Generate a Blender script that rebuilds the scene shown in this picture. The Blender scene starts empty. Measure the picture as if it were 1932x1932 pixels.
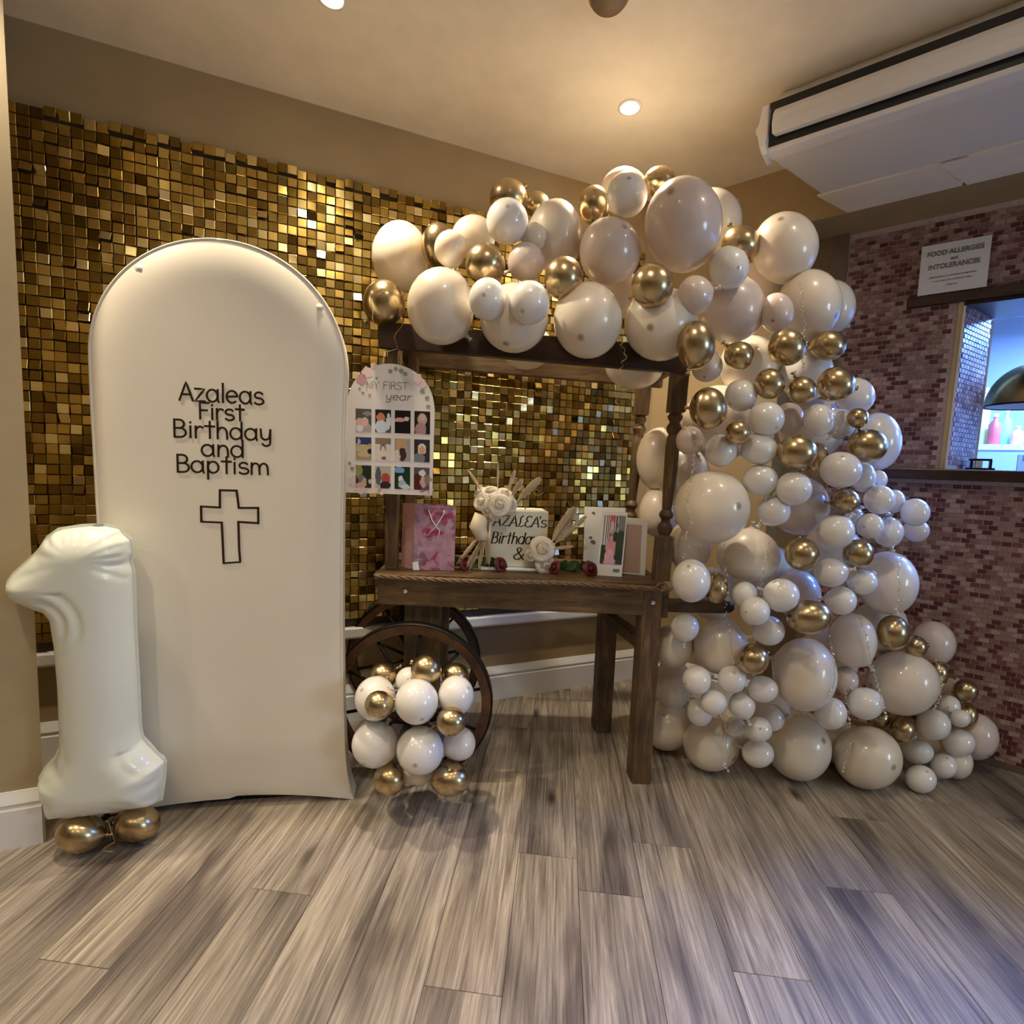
import bpy, bmesh, math, random
import numpy as np
from mathutils import Vector, Matrix
R_ = random.Random(7)
SC = bpy.context.scene
COL = SC.collection
# ------------------------------------------------------------------ camera
F = 940.0; PIT, ROL = math.radians(5.338), math.radians(2.229); EYE = np.array([0, 0, 1.25])
cp, sp, cr, sr = math.cos(PIT), math.sin(PIT), math.cos(ROL), math.sin(ROL)
RM = np.array([[cr, -sr, 0], [sr, cr, 0], [0, 0, 1.]]) @ np.array([[1, 0, 0], [0, cp, -sp], [0, sp, cp]])
def tow(v): return np.array([v[0], v[2], -v[1]])
cam = bpy.data.cameras.new('camera'); cam.sensor_width = 36; cam.lens = 36*F/1932; cam.clip_start = .05
cob = bpy.data.objects.new('camera', cam); COL.objects.link(cob)
cx, cy, cz = tow(RM.T@np.array([1, 0, 0.])), tow(RM.T@np.array([0, -1., 0])), tow(RM.T@np.array([0, 0, -1.]))
cob.matrix_world = Matrix([[cx[0], cy[0], cz[0], 0], [cx[1], cy[1], cz[1], 0], [cx[2], cy[2], cz[2], 1.25], [0, 0, 0, 1]])
SC.camera = cob
# ------------------------------------------------------------------ world, exposure, lights
SC.view_settings.view_transform = 'Standard'; SC.view_settings.look = 'None'
SC.view_settings.gamma = 1; SC.view_settings.use_curve_mapping = False
SC.view_settings.exposure = 0.22
w = bpy.data.worlds.new('world'); SC.world = w; w.use_nodes = True
w.node_tree.nodes['Background'].inputs[0].default_value = (.55, .62, .8, 1)
w.node_tree.nodes['Background'].inputs[1].default_value = .35
GD = np.array([math.sin(math.radians(67.558)), math.cos(math.radians(67.558)), 0]); GN = np.array([GD[1], -GD[0], 0])
BD = -np.array([math.sin(math.radians(-51.393)), math.cos(math.radians(-51.393)), 0]); BN = np.array([BD[1], -BD[0], 0])
def gp(o, a, z=0): return o*GN+a*GD+np.array([0, 0, z])
def bp(o, a, z=0): return o*BN+a*BD+np.array([0, 0, z])
CEIL = 2.72
LAMPS = [(gp(-1.85, a, CEIL), 1, e) for a, e in ((-1.07, 85), (.07, 90), (1.213, 95))]
LAMPS += [(gp(-.75, a, CEIL), 0, e) for a, e in ((-1.95, 30), (-.76, 30), (.38, 26), (1.52, 16))]
LAMPS += [(gp(.8, a, CEIL), 0, e) for a, e in ((-1.6, 30), (-.3, 32), (1.0, 20), (2.3, 16))]
LAMPS += [(gp(2.7, a, CEIL), 0, 26) for a in (-1.6, .4, 2.4)]
def add_spot(p, e, col=(1, .86, .66), size=118, rad=.03):
    l = bpy.data.lights.new('downlight_bulb', 'SPOT'); l.energy = e; l.color = col
    l.spot_size = math.radians(size); l.spot_blend = .8; l.shadow_soft_size = rad
    o = bpy.data.objects.new('downlight_bulb', l); o.location = Vector(p)-Vector((0, 0, .03)); COL.objects.link(o); return o
def add_area(p, d, e, col, sx, sy):
    l = bpy.data.lights.new('strip_light_tube', 'AREA'); l.energy = e; l.color = col; l.shape = 'RECTANGLE'; l.size = sx; l.size_y = sy
    o = bpy.data.objects.new('strip_light_tube', l); o.location = Vector(p)
    o.rotation_euler = Vector(d).to_track_quat('-Z', 'Y').to_euler(); COL.objects.link(o); return o
# the cool strip lights of the room behind the hatch
add_area(bp(-4.1, .9, 2.34), (0, 0, -1), 200, (.15, .33, 1), 1.2, .3)
add_area(bp(-4.1, 2.4, 2.34), (0, 0, -1), 130, (.15, .33, 1), 1.2, .3)

# ------------------------------------------------------------------ helpers
def ray(x, y): return tow(RM.T@np.array([(x-966)/F, (y-966)/F, 1.]))
def fl(x, y, z=0): d = ray(x, y); return EYE+d*(z-1.25)/d[2]
def pl(x, y, p, n):
    d = ray(x, y); n = np.array(n, float); return EYE+d*(np.dot(np.array(p)-EYE, n)/np.dot(d, n))
def at(x, y, Y): d = ray(x, y); return EYE+d*(Y/d[1])
def nrm(v): v = np.array(v, float); return v/np.linalg.norm(v)
class MB:
    def __init__(s): s.v = []; s.f = []; s.c = []
    def add(s, v, f, c=None):
        b = len(s.v); s.v += [tuple(float(t) for t in p) for p in v]; s.f += [tuple(i+b for i in q) for q in f]
        s.c += [c]*len(f); return s
    def box(s, o, ax, ay, az, c=None):
        o, ax, ay, az = map(lambda t: np.array(t, float), (o, ax, ay, az))
        v = [o+i*ax+j*ay+k*az for k in (0, 1) for j in (0, 1) for i in (0, 1)]
        f = [(0, 2, 3, 1), (4, 5, 7, 6), (0, 1, 5, 4), (2, 6, 7, 3), (0, 4, 6, 2), (1, 3, 7, 5)]
        if np.dot(np.cross(ax, ay), az) < 0: f = [q[::-1] for q in f]
        return s.add(v, f, c)
    def cbox(s, c0, hx, hy, hz, dx=(1, 0, 0), dy=(0, 1, 0), dz=(0, 0, 1), c=None):
        dx, dy, dz = map(lambda t: np.array(t, float), (dx, dy, dz)); c0 = np.array(c0, float)
        return s.box(c0-dx*hx-dy*hy-dz*hz, dx*2*hx, dy*2*hy, dz*2*hz, c)
    def prism(s, poly, e, c=None):
        e = np.array(e, float); n = len(poly); v = [np.array(p, float) for p in poly]; v += [p+e for p in v]
        f = [tuple(range(n))[::-1], tuple(range(n, 2*n))]+[(i, (i+1) % n, (i+1) % n+n, i+n) for i in range(n)]
        return s.add(v, f, c)
    def tube(s, pts, r, n=8, c=None, cap=True, twist=0, flat=1):
        pts = [np.array(p, float) for p in pts]; m = len(pts); v = []; up = np.array([0, 0, 1.])
        rr = r if hasattr(r, '__len__') else [r]*m
        pa = None
        for i, p in enumerate(pts):
            t = nrm(pts[min(i+1, m-1)]-pts[max(i-1, 0)]+1e-9)
            if pa is None:
                a = np.cross(t, up)
                if np.linalg.norm(a) < .1: a = np.cross(t, [1, 0, 0])
            else: a = pa-np.dot(pa, t)*t
            a = nrm(a); b = np.cross(t, a); pa = a
            for k in range(n):
                g = 2*math.pi*k/n+twist*i
                v.append(p+rr[i]*(math.cos(g)*a+math.sin(g)*b*flat))
        f = [(i*n+k, i*n+(k+1) % n, (i+1)*n+(k+1) % n, (i+1)*n+k) for i in range(m-1) for k in range(n)]
        if cap: f += [tuple(range(n))[::-1], tuple(range((m-1)*n, m*n))]
        return s.add(v, f, c)
    def lathe(s, prof, o=(0, 0, 0), n=24, c=None, ax=None, cap=False):
        o = np.array(o, float); v = []; M = np.eye(3)
        if ax is not None:
            z = nrm(ax); x = nrm(np.cross(z, [0, 0, 1]) if abs(z[2]) < .95 else np.cross(z, [1, 0, 0])); y = np.cross(z, x); M = np.array([x, y, z]).T
        for r, h in prof:
            for k in range(n):
                g = 2*math.pi*k/n; v.append(o+M@np.array([r*math.cos(g), r*math.sin(g), h]))
        m = len(prof)
        f = [(i*n+k, i*n+(k+1) % n, (i+1)*n+(k+1) % n, (i+1)*n+k) for i in range(m-1) for k in range(n)]
        if cap: f += [tuple(range(n))[::-1], tuple(range((m-1)*n, m*n))]
        return s.add(v, f, c)
    def grid(s, P, c=None):
        nr, nc = len(P), len(P[0]); v = [p for r in P for p in r]
        return s.add(v, [(i*nc+j, i*nc+j+1, (i+1)*nc+j+1, (i+1)*nc+j) for i in range(nr-1) for j in range(nc-1)], c)
    def build(s, name, m, parent=None, smooth=False, loc=None, bevel=0, auto=None):
        off = np.array(loc if loc is not None else (0, 0, 0), float)
        me = bpy.data.meshes.new(name); me.from_pydata([tuple(np.array(p)-off) for p in s.v], [], s.f)
        ms = m if isinstance(m, (list, tuple)) else [m]
        for q in ms: me.materials.append(q)
        if len(ms) > 1:
            for p, c in zip(me.polygons, s.c): p.material_index = c or 0
        bm = bmesh.new(); bm.from_mesh(me); bmesh.ops.recalc_face_normals(bm, faces=bm.faces); bm.to_mesh(me); bm.free()
        if smooth: me.shade_smooth()
        if auto:
            me.shade_smooth(); me.set_sharp_from_angle(angle=math.radians(auto))
        o = bpy.data.objects.new(name, me); COL.objects.link(o)
        if parent is not None:
            o.parent = parent
            # parents are only ever translated
            pw = np.array(parent.get('_w', (0, 0, 0))); o.location = tuple(off-pw); o['_w'] = [float(t) for t in off]
        else: o.location = tuple(off); o['_w'] = [float(t) for t in off]
        if bevel:
            b = o.modifiers.new('b', 'BEVEL'); b.width = bevel; b.segments = 2; b.limit_method = 'ANGLE'; b.angle_limit = .6
        return o
def tag(o, label, cat, group=None):
    o['label'] = label; o['category'] = cat
    if group: o['group'] = group
    return o
def thing(name, label, cat, loc, group=None):
    o = bpy.data.objects.new(name, None); COL.objects.link(o); o.location = tuple(float(t) for t in loc); o.empty_display_size = .05
    o['_w'] = [float(t) for t in loc]; return tag(o, label, cat, group)
def struct(o): o['kind'] = 'structure'; return o
def shift(o, d):   # copy of a mesh object placed elsewhere, sharing its mesh
    c = o.copy(); COL.objects.link(c); return c

# ------------------------------------------------------------------ materials
def mat(name, col=(.5, .5, .5), rough=.5, metal=0., build=None, **kw):
    m = bpy.data.materials.new(name); m.use_nodes = True; n = m.node_tree.nodes; b = n['Principled BSDF']
    b.inputs['Base Color'].default_value = (*col, 1); b.inputs['Roughness'].default_value = rough; b.inputs['Metallic'].default_value = metal
    for k, v in kw.items(): b.inputs[k.replace('_', ' ')].default_value = v
    if build: build(m.node_tree, n, m.node_tree.links, b)
    return m
def ramp(n, stops):
    r = n.new('ShaderNodeValToRGB'); e = r.color_ramp.elements
    while len(e) < len(stops): e.new(.5)
    for q, (p, c) in zip(e, stops): q.position = p; q.color = (*c, 1)
    return r
def noise(n, l, vec, scale, detail=4, rough=.55, dist=0.):
    t = n.new('ShaderNodeTexNoise'); t.inputs['Scale'].default_value = scale; t.inputs['Detail'].default_value = detail
    t.inputs['Roughness'].default_value = rough; t.inputs['Distortion'].default_value = dist
    if vec is not None: l.new(vec, t.inputs['Vector'])
    return t
def mapping(n, l, sc, src='Object', add=None):
    tc = n.new('ShaderNodeTexCoord'); mp = n.new('ShaderNodeMapping'); mp.inputs['Scale'].default_value = sc
    v = tc.outputs[src]
    if add is not None:
        a = n.new('ShaderNodeVectorMath'); a.operation = 'ADD'; l.new(v, a.inputs[0]); l.new(add, a.inputs[1]); v = a.outputs[0]
    l.new(v, mp.inputs[0]); return mp.outputs[0]
def bump(n, l, b, h, st, d=.01):
    k = n.new('ShaderNodeBump'); k.inputs['Strength'].default_value = st; k.inputs['Distance'].default_value = d
    l.new(h, k.inputs['Height']); l.new(k.outputs[0], b.inputs['Normal'])
def mixc(n, l, f, a, b_, mode='MIX'):
    x = n.new('ShaderNodeMix'); x.data_type = 'RGBA'; x.blend_type = mode
    for sock, val in ((x.inputs[0], f), (x.inputs[6], a), (x.inputs[7], b_)):
        if hasattr(val, 'links'): l.new(val, sock)
        elif isinstance(val, (int, float)): sock.default_value = val
        else: sock.default_value = (*val, 1)
    return x.outputs[2]
def wood(name, c1, c2, c3, rough=.55, sc=(3, 3, 26), st=.25):
    def f(t, n, l, b):
        v = mapping(n, l, sc); a = noise(n, l, v, 1.6, 8, .65, 1.2); r = ramp(n, [(.3, c1), (.52, c2), (.72, c3)])
        l.new(a.outputs[0], r.inputs[0]); v2 = mapping(n, l, (4, 4, 4)); g = noise(n, l, v2, 1.5, 3)
        r2 = ramp(n, [(.35, (.62, .6, .56)), (.65, (1.15, 1.1, 1.05))]); l.new(g.outputs[0], r2.inputs[0])
        l.new(mixc(n, l, 1., r.outputs[0], r2.outputs[0], 'MULTIPLY'), b.inputs['Base Color']); bump(n, l, b, a.outputs[0], st, .004)
    return mat(name, rough=rough, build=f)
def paint(name, col, rough=.6, sc=6, amt=.06, bst=.04):
    def f(t, n, l, b):
        v = mapping(n, l, (1, 1, 1)); a = noise(n, l, v, sc, 5)
        r = ramp(n, [(.3, tuple(c*(1-amt) for c in col)), (.7, tuple(c*(1+amt) for c in col))]); l.new(a.outputs[0], r.inputs[0])
        l.new(r.outputs[0], b.inputs['Base Color']); a2 = noise(n, l, v, 180, 2); bump(n, l, b, a2.outputs[0], bst, .002)
    return mat(name, col, rough, build=f)
def latex(name, col, tip, rough, metal=0., **kw):
    def f(t, n, l, b):
        at_ = n.new('ShaderNodeAttribute'); at_.attribute_name = 'tip'
        v = mapping(n, l, (1, 1, 1)); a = noise(n, l, v, 7, 3)
        r = ramp(n, [(.3, tuple(c*.95 for c in col)), (.7, tuple(min(1, c*1.04) for c in col))]); l.new(a.outputs[0], r.inputs[0])
        l.new(mixc(n, l, at_.outputs['Fac'], r.outputs[0], tip), b.inputs['Base Color'])
        a2 = noise(n, l, v, 60, 2); bump(n, l, b, a2.outputs[0], .03, .002)
    return mat(name, col, rough, metal, build=f, **kw)
M = {}
M['W'] = latex('pearl_white_latex', (.82, .80, .78), (.45, .41, .36), .28, Coat_Weight=.8, Coat_Roughness=.07, Subsurface_Weight=.15, Subsurface_Radius=(.05, .035, .02), Subsurface_Scale=.5)
M['I'] = latex('ivory_latex', (.80, .72, .61), (.34, .27, .2), .33, Coat_Weight=.65, Coat_Roughness=.09, Subsurface_Weight=.4, Subsurface_Radius=(.10, .06, .03), Subsurface_Scale=.5)
M['B'] = latex('blush_latex', (.70, .59, .54), (.32, .25, .2), .32, Coat_Weight=.65, Coat_Roughness=.09, Subsurface_Weight=.15, Subsurface_Radius=(.07, .045, .03), Subsurface_Scale=.5)
M['G'] = latex('chrome_gold_latex', (.53, .41, .235), (.3, .2, .1), .27, 1.)
M['foil'] = mat('white_foil', (.74, .77, .69), .3, Coat_Weight=.5, Coat_Roughness=.1)
M['ceil'] = paint('ceiling_paint', (.88, .80, .68), .7)
M['tan'] = paint('tan_wall_paint', (.37, .27, .14), .6)
M['tan2'] = paint('pier_wall_paint', (.42, .335, .20), .6)
M['brown'] = paint('brown_trim_paint', (.15, .10, .065), .5)
M['gloss'] = mat('white_gloss_paint', (.80, .80, .80), .25)
M['cream'] = mat('sink_white', (.75, .77, .8), .4)
M['dark'] = mat('black_shadow_gap', (.01, .01, .01), .5)
M['acw'] = paint('air_conditioner_plastic', (.72, .70, .68), .4, 3, .02)
M['acp'] = paint('air_conditioner_front_plastic', (.78, .76, .77), .3, 3, .02)
M['cart'] = wood('weathered_oak_upright', (.045, .026, .012), (.125, .074, .03), (.22, .145, .068), .5, (22, 22, 2.5))
M['cartx'] = wood('weathered_oak_lengthwise', (.045, .026, .012), (.12, .072, .029), (.21, .14, .066), .5, (3, 14, 22))
M['dwood'] = wood('dark_stained_wood', (.012, .006, .003), (.035, .017, .009), (.06, .03, .016), .4, (3, 8, 20))
M['wheel'] = wood('wheel_rim_wood', (.03, .012, .006), (.085, .036, .016), (.13, .06, .028), .4, (6, 6, 6))
M['iron'] = mat('black_iron', (.015, .013, .012), .45, .6)
M['chrome'] = mat('bolt_chrome', (.8, .8, .8), .12, 1.)
M['rope'] = paint('hemp_rope', (.20, .125, .07), .8, 40, .25)
M['sill'] = wood('stained_sill_wood', (.02, .009, .005), (.055, .026, .014), (.09, .045, .025), .3, (3, 3, 20))
M['pine'] = mat('pine_bead', (.55, .42, .2), .45)
M['ink'] = mat('dark_brown_glitter_vinyl', (.035, .018, .008), .35, .3)
M['gink'] = mat('grey_print', (.2, .2, .17), .6)
M['paper'] = mat('white_card', (.82, .82, .82), .5)
M['board'] = paint('printed_board', (.80, .76, .74), .4, 9, .04)
def f_spandex(t, n, l, b):
    v = mapping(n, l, (1, 1, 1)); a = noise(n, l, v, 500, 2); bump(n, l, b, a.outputs[0], .08, .001)
    r = ramp(n, [(.3, (.77, .71, .60)), (.7, (.80, .74, .63))]); a2 = noise(n, l, v, 3, 2); l.new(a2.outputs[0], r.inputs[0]); l.new(r.outputs[0], b.inputs['Base Color'])
M['spandex'] = mat('ivory_stretch_fabric', (.8, .74, .66), .5, build=f_spandex, Sheen_Weight=.2, Coat_Weight=.08, Coat_Roughness=.3)
def attrmat(name, rough, metal=0., attr='col', **kw):
    def f(t, n, l, b):
        a = n.new('ShaderNodeAttribute'); a.attribute_name = attr; l.new(a.outputs['Color'], b.inputs['Base Color'])
    return mat(name, (.5, .5, .5), rough, metal, build=f, **kw)
M['print'] = attrmat('printed_photo', .35)
M['leaf'] = mat('rose_leaf', (.03, .075, .025), .35)
M['red'] = mat('red_rose_petal', (.10, .002, .005), .45)
M['cr'] = mat('cream_rose_petal', (.85, .76, .63), .5, Subsurface_Weight=.3, Subsurface_Radius=(.03, .02, .01))
M['pamp'] = mat('dried_pampas', (.78, .66, .5), .8)
M['gold'] = mat('gold_card', (.42, .3, .08), .3, .9)
M['bead'] = mat('silver_gold_bead', (.95, .9, .78), .1, .35)
M['cake'] = paint('ivory_icing', (.78, .77, .64), .45, 14, .05)
def f_bag(t, n, l, b):
    v = mapping(n, l, (1, 1, 1)); vo = n.new('ShaderNodeTexVoronoi'); vo.inputs['Scale'].default_value = 24; l.new(v, vo.inputs['Vector'])
    r = ramp(n, [(0, (.42, .06, .16)), (.2, (.34, .20, .29)), (.4, (.52, .27, .37)), (.6, (.26, .16, .23)), (.75, (.52, .28, .38))]); r.color_ramp.interpolation = 'CONSTANT'
    sx = n.new('ShaderNodeSeparateColor'); l.new(vo.outputs['Color'], sx.inputs[0]); l.new(sx.outputs[0], r.inputs[0])
    g = noise(n, l, v, 30, 5); rg = ramp(n, [(.45, (0, 0, 0)), (.6, (1, 1, 1))]); l.new(g.outputs[0], rg.inputs[0]); l.new(mixc(n, l, rg.outputs[0], r.outputs[0], (.60, .37, .47)), b.inputs['Base Color'])
M['bag'] = mat('floral_gift_bag_paper', (.7, .4, .5), .35, build=f_bag)
M['pink'] = mat('pink_paper', (.78, .46, .48), .5)
def f_mort(t, n, l, b):
    v = mapping(n, l, (1, 1, 1)); a = noise(n, l, v, 90, 3); r = ramp(n, [(.3, (.44, .33, .30)), (.7, (.58, .45, .41))]); l.new(a.outputs[0], r.inputs[0]); l.new(r.outputs[0], b.inputs['Base Color'])
M['mortar'] = mat('grout', (.4, .3, .28), .8, build=f_mort)
for k, c in (('b0', (.10, .02, .022)), ('b1', (.18, .06, .052)), ('b2', (.30, .18, .15)), ('b3', (.40, .27, .24)), ('b4', (.24, .125, .105))):
    def f(t, n, l, b, c=c):
        v = mapping(n, l, (1, 1, 1)); a = noise(n, l, v, 120, 4); r = ramp(n, [(.3, tuple(x*.75 for x in c)), (.7, tuple(x*1.3 for x in c))]); l.new(a.outputs[0], r.inputs[0]); l.new(r.outputs[0], b.inputs['Base Color'])
    M[k] = mat('mosaic_tile_'+{'b0': 'maroon', 'b1': 'red', 'b2': 'mauve', 'b3': 'pink', 'b4': 'russet'}[k], c, .42, build=f)
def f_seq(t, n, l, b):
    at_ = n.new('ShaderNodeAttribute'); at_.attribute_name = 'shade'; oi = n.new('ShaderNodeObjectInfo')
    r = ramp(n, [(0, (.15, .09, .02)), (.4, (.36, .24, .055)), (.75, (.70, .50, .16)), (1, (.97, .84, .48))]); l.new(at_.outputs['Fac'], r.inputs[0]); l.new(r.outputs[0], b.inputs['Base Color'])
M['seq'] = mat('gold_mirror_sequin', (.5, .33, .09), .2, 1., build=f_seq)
M['backing'] = mat('brown_mesh_backing', (.05, .03, .01), .6)
def f_plank(t, n, l, b):
    oi = n.new('ShaderNodeObjectInfo'); mu = n.new('ShaderNodeVectorMath'); mu.operation = 'SCALE'; l.new(oi.outputs['Location'], mu.inputs[0]); mu.inputs['Scale'].default_value = 7.3
    v = mapping(n, l, (20, 1.0, 1), 'Object', mu.outputs[0]); a = noise(n, l, v, 1.6, 9, .66, 1.6)
    r = ramp(n, [(.24, (.105, .095, .09)), (.38, (.215, .193, .17)), (.5, (.325, .292, .255)), (.62, (.44, .398, .35)), (.78, (.58, .535, .475))]); l.new(a.outputs[0], r.inputs[0])
    v2 = mapping(n, l, (120, 2.6, 1), 'Object', mu.outputs[0]); f = noise(n, l, v2, 1.4, 10, .75, .5); r2 = ramp(n, [(.34, (.45, .43, .41)), (.47, (.93, .92, .91)), (.62, (1.25, 1.25, 1.25))]); l.new(f.outputs[0], r2.inputs[0])
    c = mixc(n, l, 1., r.outputs[0], r2.outputs[0], 'MULTIPLY')
    v3 = mapping(n, l, (3.2, .8, 1), 'Object', mu.outputs[0]); g = noise(n, l, v3, 1.6, 3, .5, .3); r3 = ramp(n, [(.36, (.30, .27, .28)), (.47, (.80, .78, .77)), (.62, (1.12, 1.09, 1.05))]); l.new(g.outputs[0], r3.inputs[0])
    c = mixc(n, l, .9, c, r3.outputs[0], 'MULTIPLY')
    r4 = ramp(n, [(0, (.80, .77, .74)), (.5, (1., .98, .95)), (1, (1.14, 1.08, 1.0))]); l.new(oi.outputs['Random'], r4.inputs[0])
    c = mixc(n, l, 1., c, r4.outputs[0], 'MULTIPLY')
    vo = n.new('ShaderNodeTexVoronoi'); vo.inputs['Scale'].default_value = 1.; l.new(mapping(n, l, (4.2, 1.5, 1), 'Object', mu.outputs[0]), vo.inputs['Vector'])
    rk = ramp(n, [(.03, (1, 1, 1)), (.10, (0, 0, 0))]); l.new(vo.outputs['Distance'], rk.inputs[0])
    c = mixc(n, l, rk.outputs[0], c, (.07, .05, .04)); l.new(c, b.inputs['Base Color'])
    rr = ramp(n, [(.3, (.5, .5, .5)), (.7, (.36, .36, .36))]); l.new(f.outputs[0], rr.inputs[0]); l.new(rr.outputs[0], b.inputs['Roughness'])
    bump(n, l, b, f.outputs[0], .35, .003)
M['plank'] = mat('grey_oak_vinyl', (.4, .33, .27), .42, build=f_plank)
def emis(name, col, st):
    m = mat(name, col, .5); b = m.node_tree.nodes['Principled BSDF']; b.inputs['Emission Color'].default_value = (*col, 1); b.inputs['Emission Strength'].default_value = st; return m
M['bulb'] = emis('lit_bulb', (1, .86, .62), 45)
M['added_glow'] = emis('added_glow_pane', (.55, .76, 1), 15.0)  # glowing pane of the added window, cool light for the sequins
M['blue'] = mat('kitchen_wall_paint', (.36, .40, .42), .5)
M['brass'] = mat('brushed_brass', (.32, .23, .08), .3, 1.)
M['clear'] = mat('clear_vinyl_tag', (.9, .9, .85), .05, Transmission_Weight=.9)
M['ribbon'] = mat('gold_curling_ribbon', (.62, .46, .2), .25, .8)

# ------------------------------------------------------------------ room shell
Z3 = np.array([0, 0, 1.])
def isect(o1, o2):
    A = np.array([GN[:2], BN[:2]]); return np.append(np.linalg.solve(A, [o1, o2]), 0)
CORN = isect(-2.40, -2.77)
X0, X1, Y0, Y1 = -4.2, 5.2, -4.2, 5.0
struct(MB().box((X0, Y0, CEIL), (X1-X0, 0, 0), (0, Y1-Y0, 0), (0, 0, .1)).build('ceiling', M['ceil']))
# floor: sub-floor slab with vinyl planks
floor = struct(MB().box((X0, Y0, -.12), (X1-X0, 0, 0), (0, Y1-Y0, 0), (0, 0, .1185)).build('floor', M['dark'], loc=(0, 0, 0)))
PA = math.radians(5.467); PD = np.array([math.sin(PA), math.cos(PA), 0]); PC = np.array([PD[1], -PD[0], 0])
PW, PL = .19, 1.22
CUT = {0: 1.39, 1: 1.61, 2: 1.20, -5: 1.262, -1: 1.508, -2: 1.063, -7: 1.0, 4: 1.51, 5: 1.85, 8: 1.94, -3: 1.72, -4: .86, 3: .95, 6: 1.30, 7: .78, -6: 1.75}
pm = None; plank_meshes = {}
def plank_mesh(L):
    L = round(L, 3)
    if L not in plank_meshes:
        hw, hl, e = PW/2-.0002, L/2-.0003, .0009
        v = [(-hw, -hl, -.002), (hw, -hl, -.002), (hw, hl, -.002), (-hw, hl, -.002), (-hw+e, -hl+e, 0), (hw-e, -hl+e, 0), (hw-e, hl-e, 0), (-hw+e, hl-e, 0)]
        me = bpy.data.meshes.new('plank'); me.from_pydata(v, [], [(4, 5, 6, 7), (0, 1, 5, 4), (1, 2, 6, 5), (2, 3, 7, 6), (3, 0, 4, 7)]); me.materials.append(M['plank']); plank_meshes[L] = me
    return plank_meshes[L]
nplank = 0; rest = []
for k in range(-22, 25):
    u = .11+PW*(k+.5); c0 = CUT.get(k, R_.random()*PL) % PL
    for j in range(-4, 4):
        a, b = c0+j*PL, c0+(j+1)*PL
        mid = PC*u+PD*(a+b)/2
        if not (X0 < mid[0] < X1 and Y0 < mid[1] < Y1): continue
        near = mid[1] > -.5 and abs(mid[0]) < 3.4 and mid[1] < 3.6
        if near and nplank < 290:
            o = bpy.data.objects.new('plank', plank_mesh(PL)); COL.objects.link(o); o.parent = floor; o.location = (mid[0], mid[1], 0); o.rotation_euler = (0, 0, -PA); nplank += 1
        else: rest.append((u, (a+b)/2))
mb = MB()
for u, c in rest:
    P = [PC*(u+i*PW*.498)+PD*(c+j*PL*.4995) for i, j in ((-1, -1), (1, -1), (1, 1), (-1, 1))]
    mb.add([p for p in P], [(0, 1, 2, 3)])
o = mb.build('planks', M['plank'], floor, loc=(0, 0, 0)); o['kind'] = 'stuff'; o.location = (0, 0, -.0002)

# back wall (behind the sequins)
s0, s1 = -2.6, float(CORN@GD)
struct(MB().box(gp(-2.40, s0, 0), GD*(s1-s0+.05), -GN*.15, Z3*CEIL).build('wall_back', M['tan'], loc=gp(-2.4, 0)))
def skirting(name, A, D, N, L, h=.18):
    prof = [(0, 0), (.018, 0), (.018, h-.055), (.0135, h-.05), (.0135, h-.042), (.017, h-.036), (.012, h-.02), (.006, h-.008), (.004, h), (0, h)]
    m = MB().prism([A+N*a+Z3*z for a, z in prof], D*L); return struct(m.build(name, M['gloss'], loc=A, auto=40))
skirting('baseboard_back', gp(-2.40, s0), GD, GN, s1-s0-.02)
# dado ledge under the sequins
prof = [(0, .415), (.036, .415), (.042, .425), (.042, .462), (.038, .468), (0, .468)]
struct(MB().prism([gp(-2.40+a, s0, z) for a, z in prof], GD*(s1-s0-.02)).build('trim_1', M['gloss'], loc=gp(-2.4, 0, .415), auto=30))
# pier on the left, parallel to the back wall
P = gp(-1.932, float(gp(0, 0)@GD)); pe = fl(87, 1583); A = pe; B = A-GD*1.5
az = math.radians(-52); rt = np.array([math.sin(az), math.cos(az), 0]); tq = (-2.40-A@GN)/(rt@GN)
struct(MB().prism([A, A+rt*tq, gp(-2.40, float((A+rt*tq)@GD)-1.2), B], Z3*CEIL).build('wall_left', M['tan2'], loc=A))
skirting('baseboard_left', B, GD, GN, 1.5)
# right wall: corner segment, recess, brick-faced part with the hatch
a0 = float(CORN@BD)
a1 = -.56
struct(MB().box(bp(-2.77, a0-.05, 0), BD*(a1-a0+.05), -BN*.5, Z3*CEIL).build('wall_right', M['tan'], loc=bp(-2.77, a0)))
skirting('baseboard_right', bp(-2.77, a0), BD, BN, a1-a0)
struct(MB().box(bp(-2.77, a1, 2.445), BD*5.5, -BN*.28, Z3*(CEIL-2.445)).build('trim_2', M['tan'], loc=bp(-2.77, a1, 2.445)))   # bulkhead
struct(MB().box(bp(-3.02, a1, 0), BD*.16, -BN*.3, Z3*2.46).build('trim_3', M['tan'], loc=bp(-3.02, a1)))
struct(MB().box(bp(-2.995, -.414, 0), BD*.067, -BN*.1, Z3*2.444).build('trim_4', M['brown'], loc=bp(-3.0, -.38)))
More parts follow.
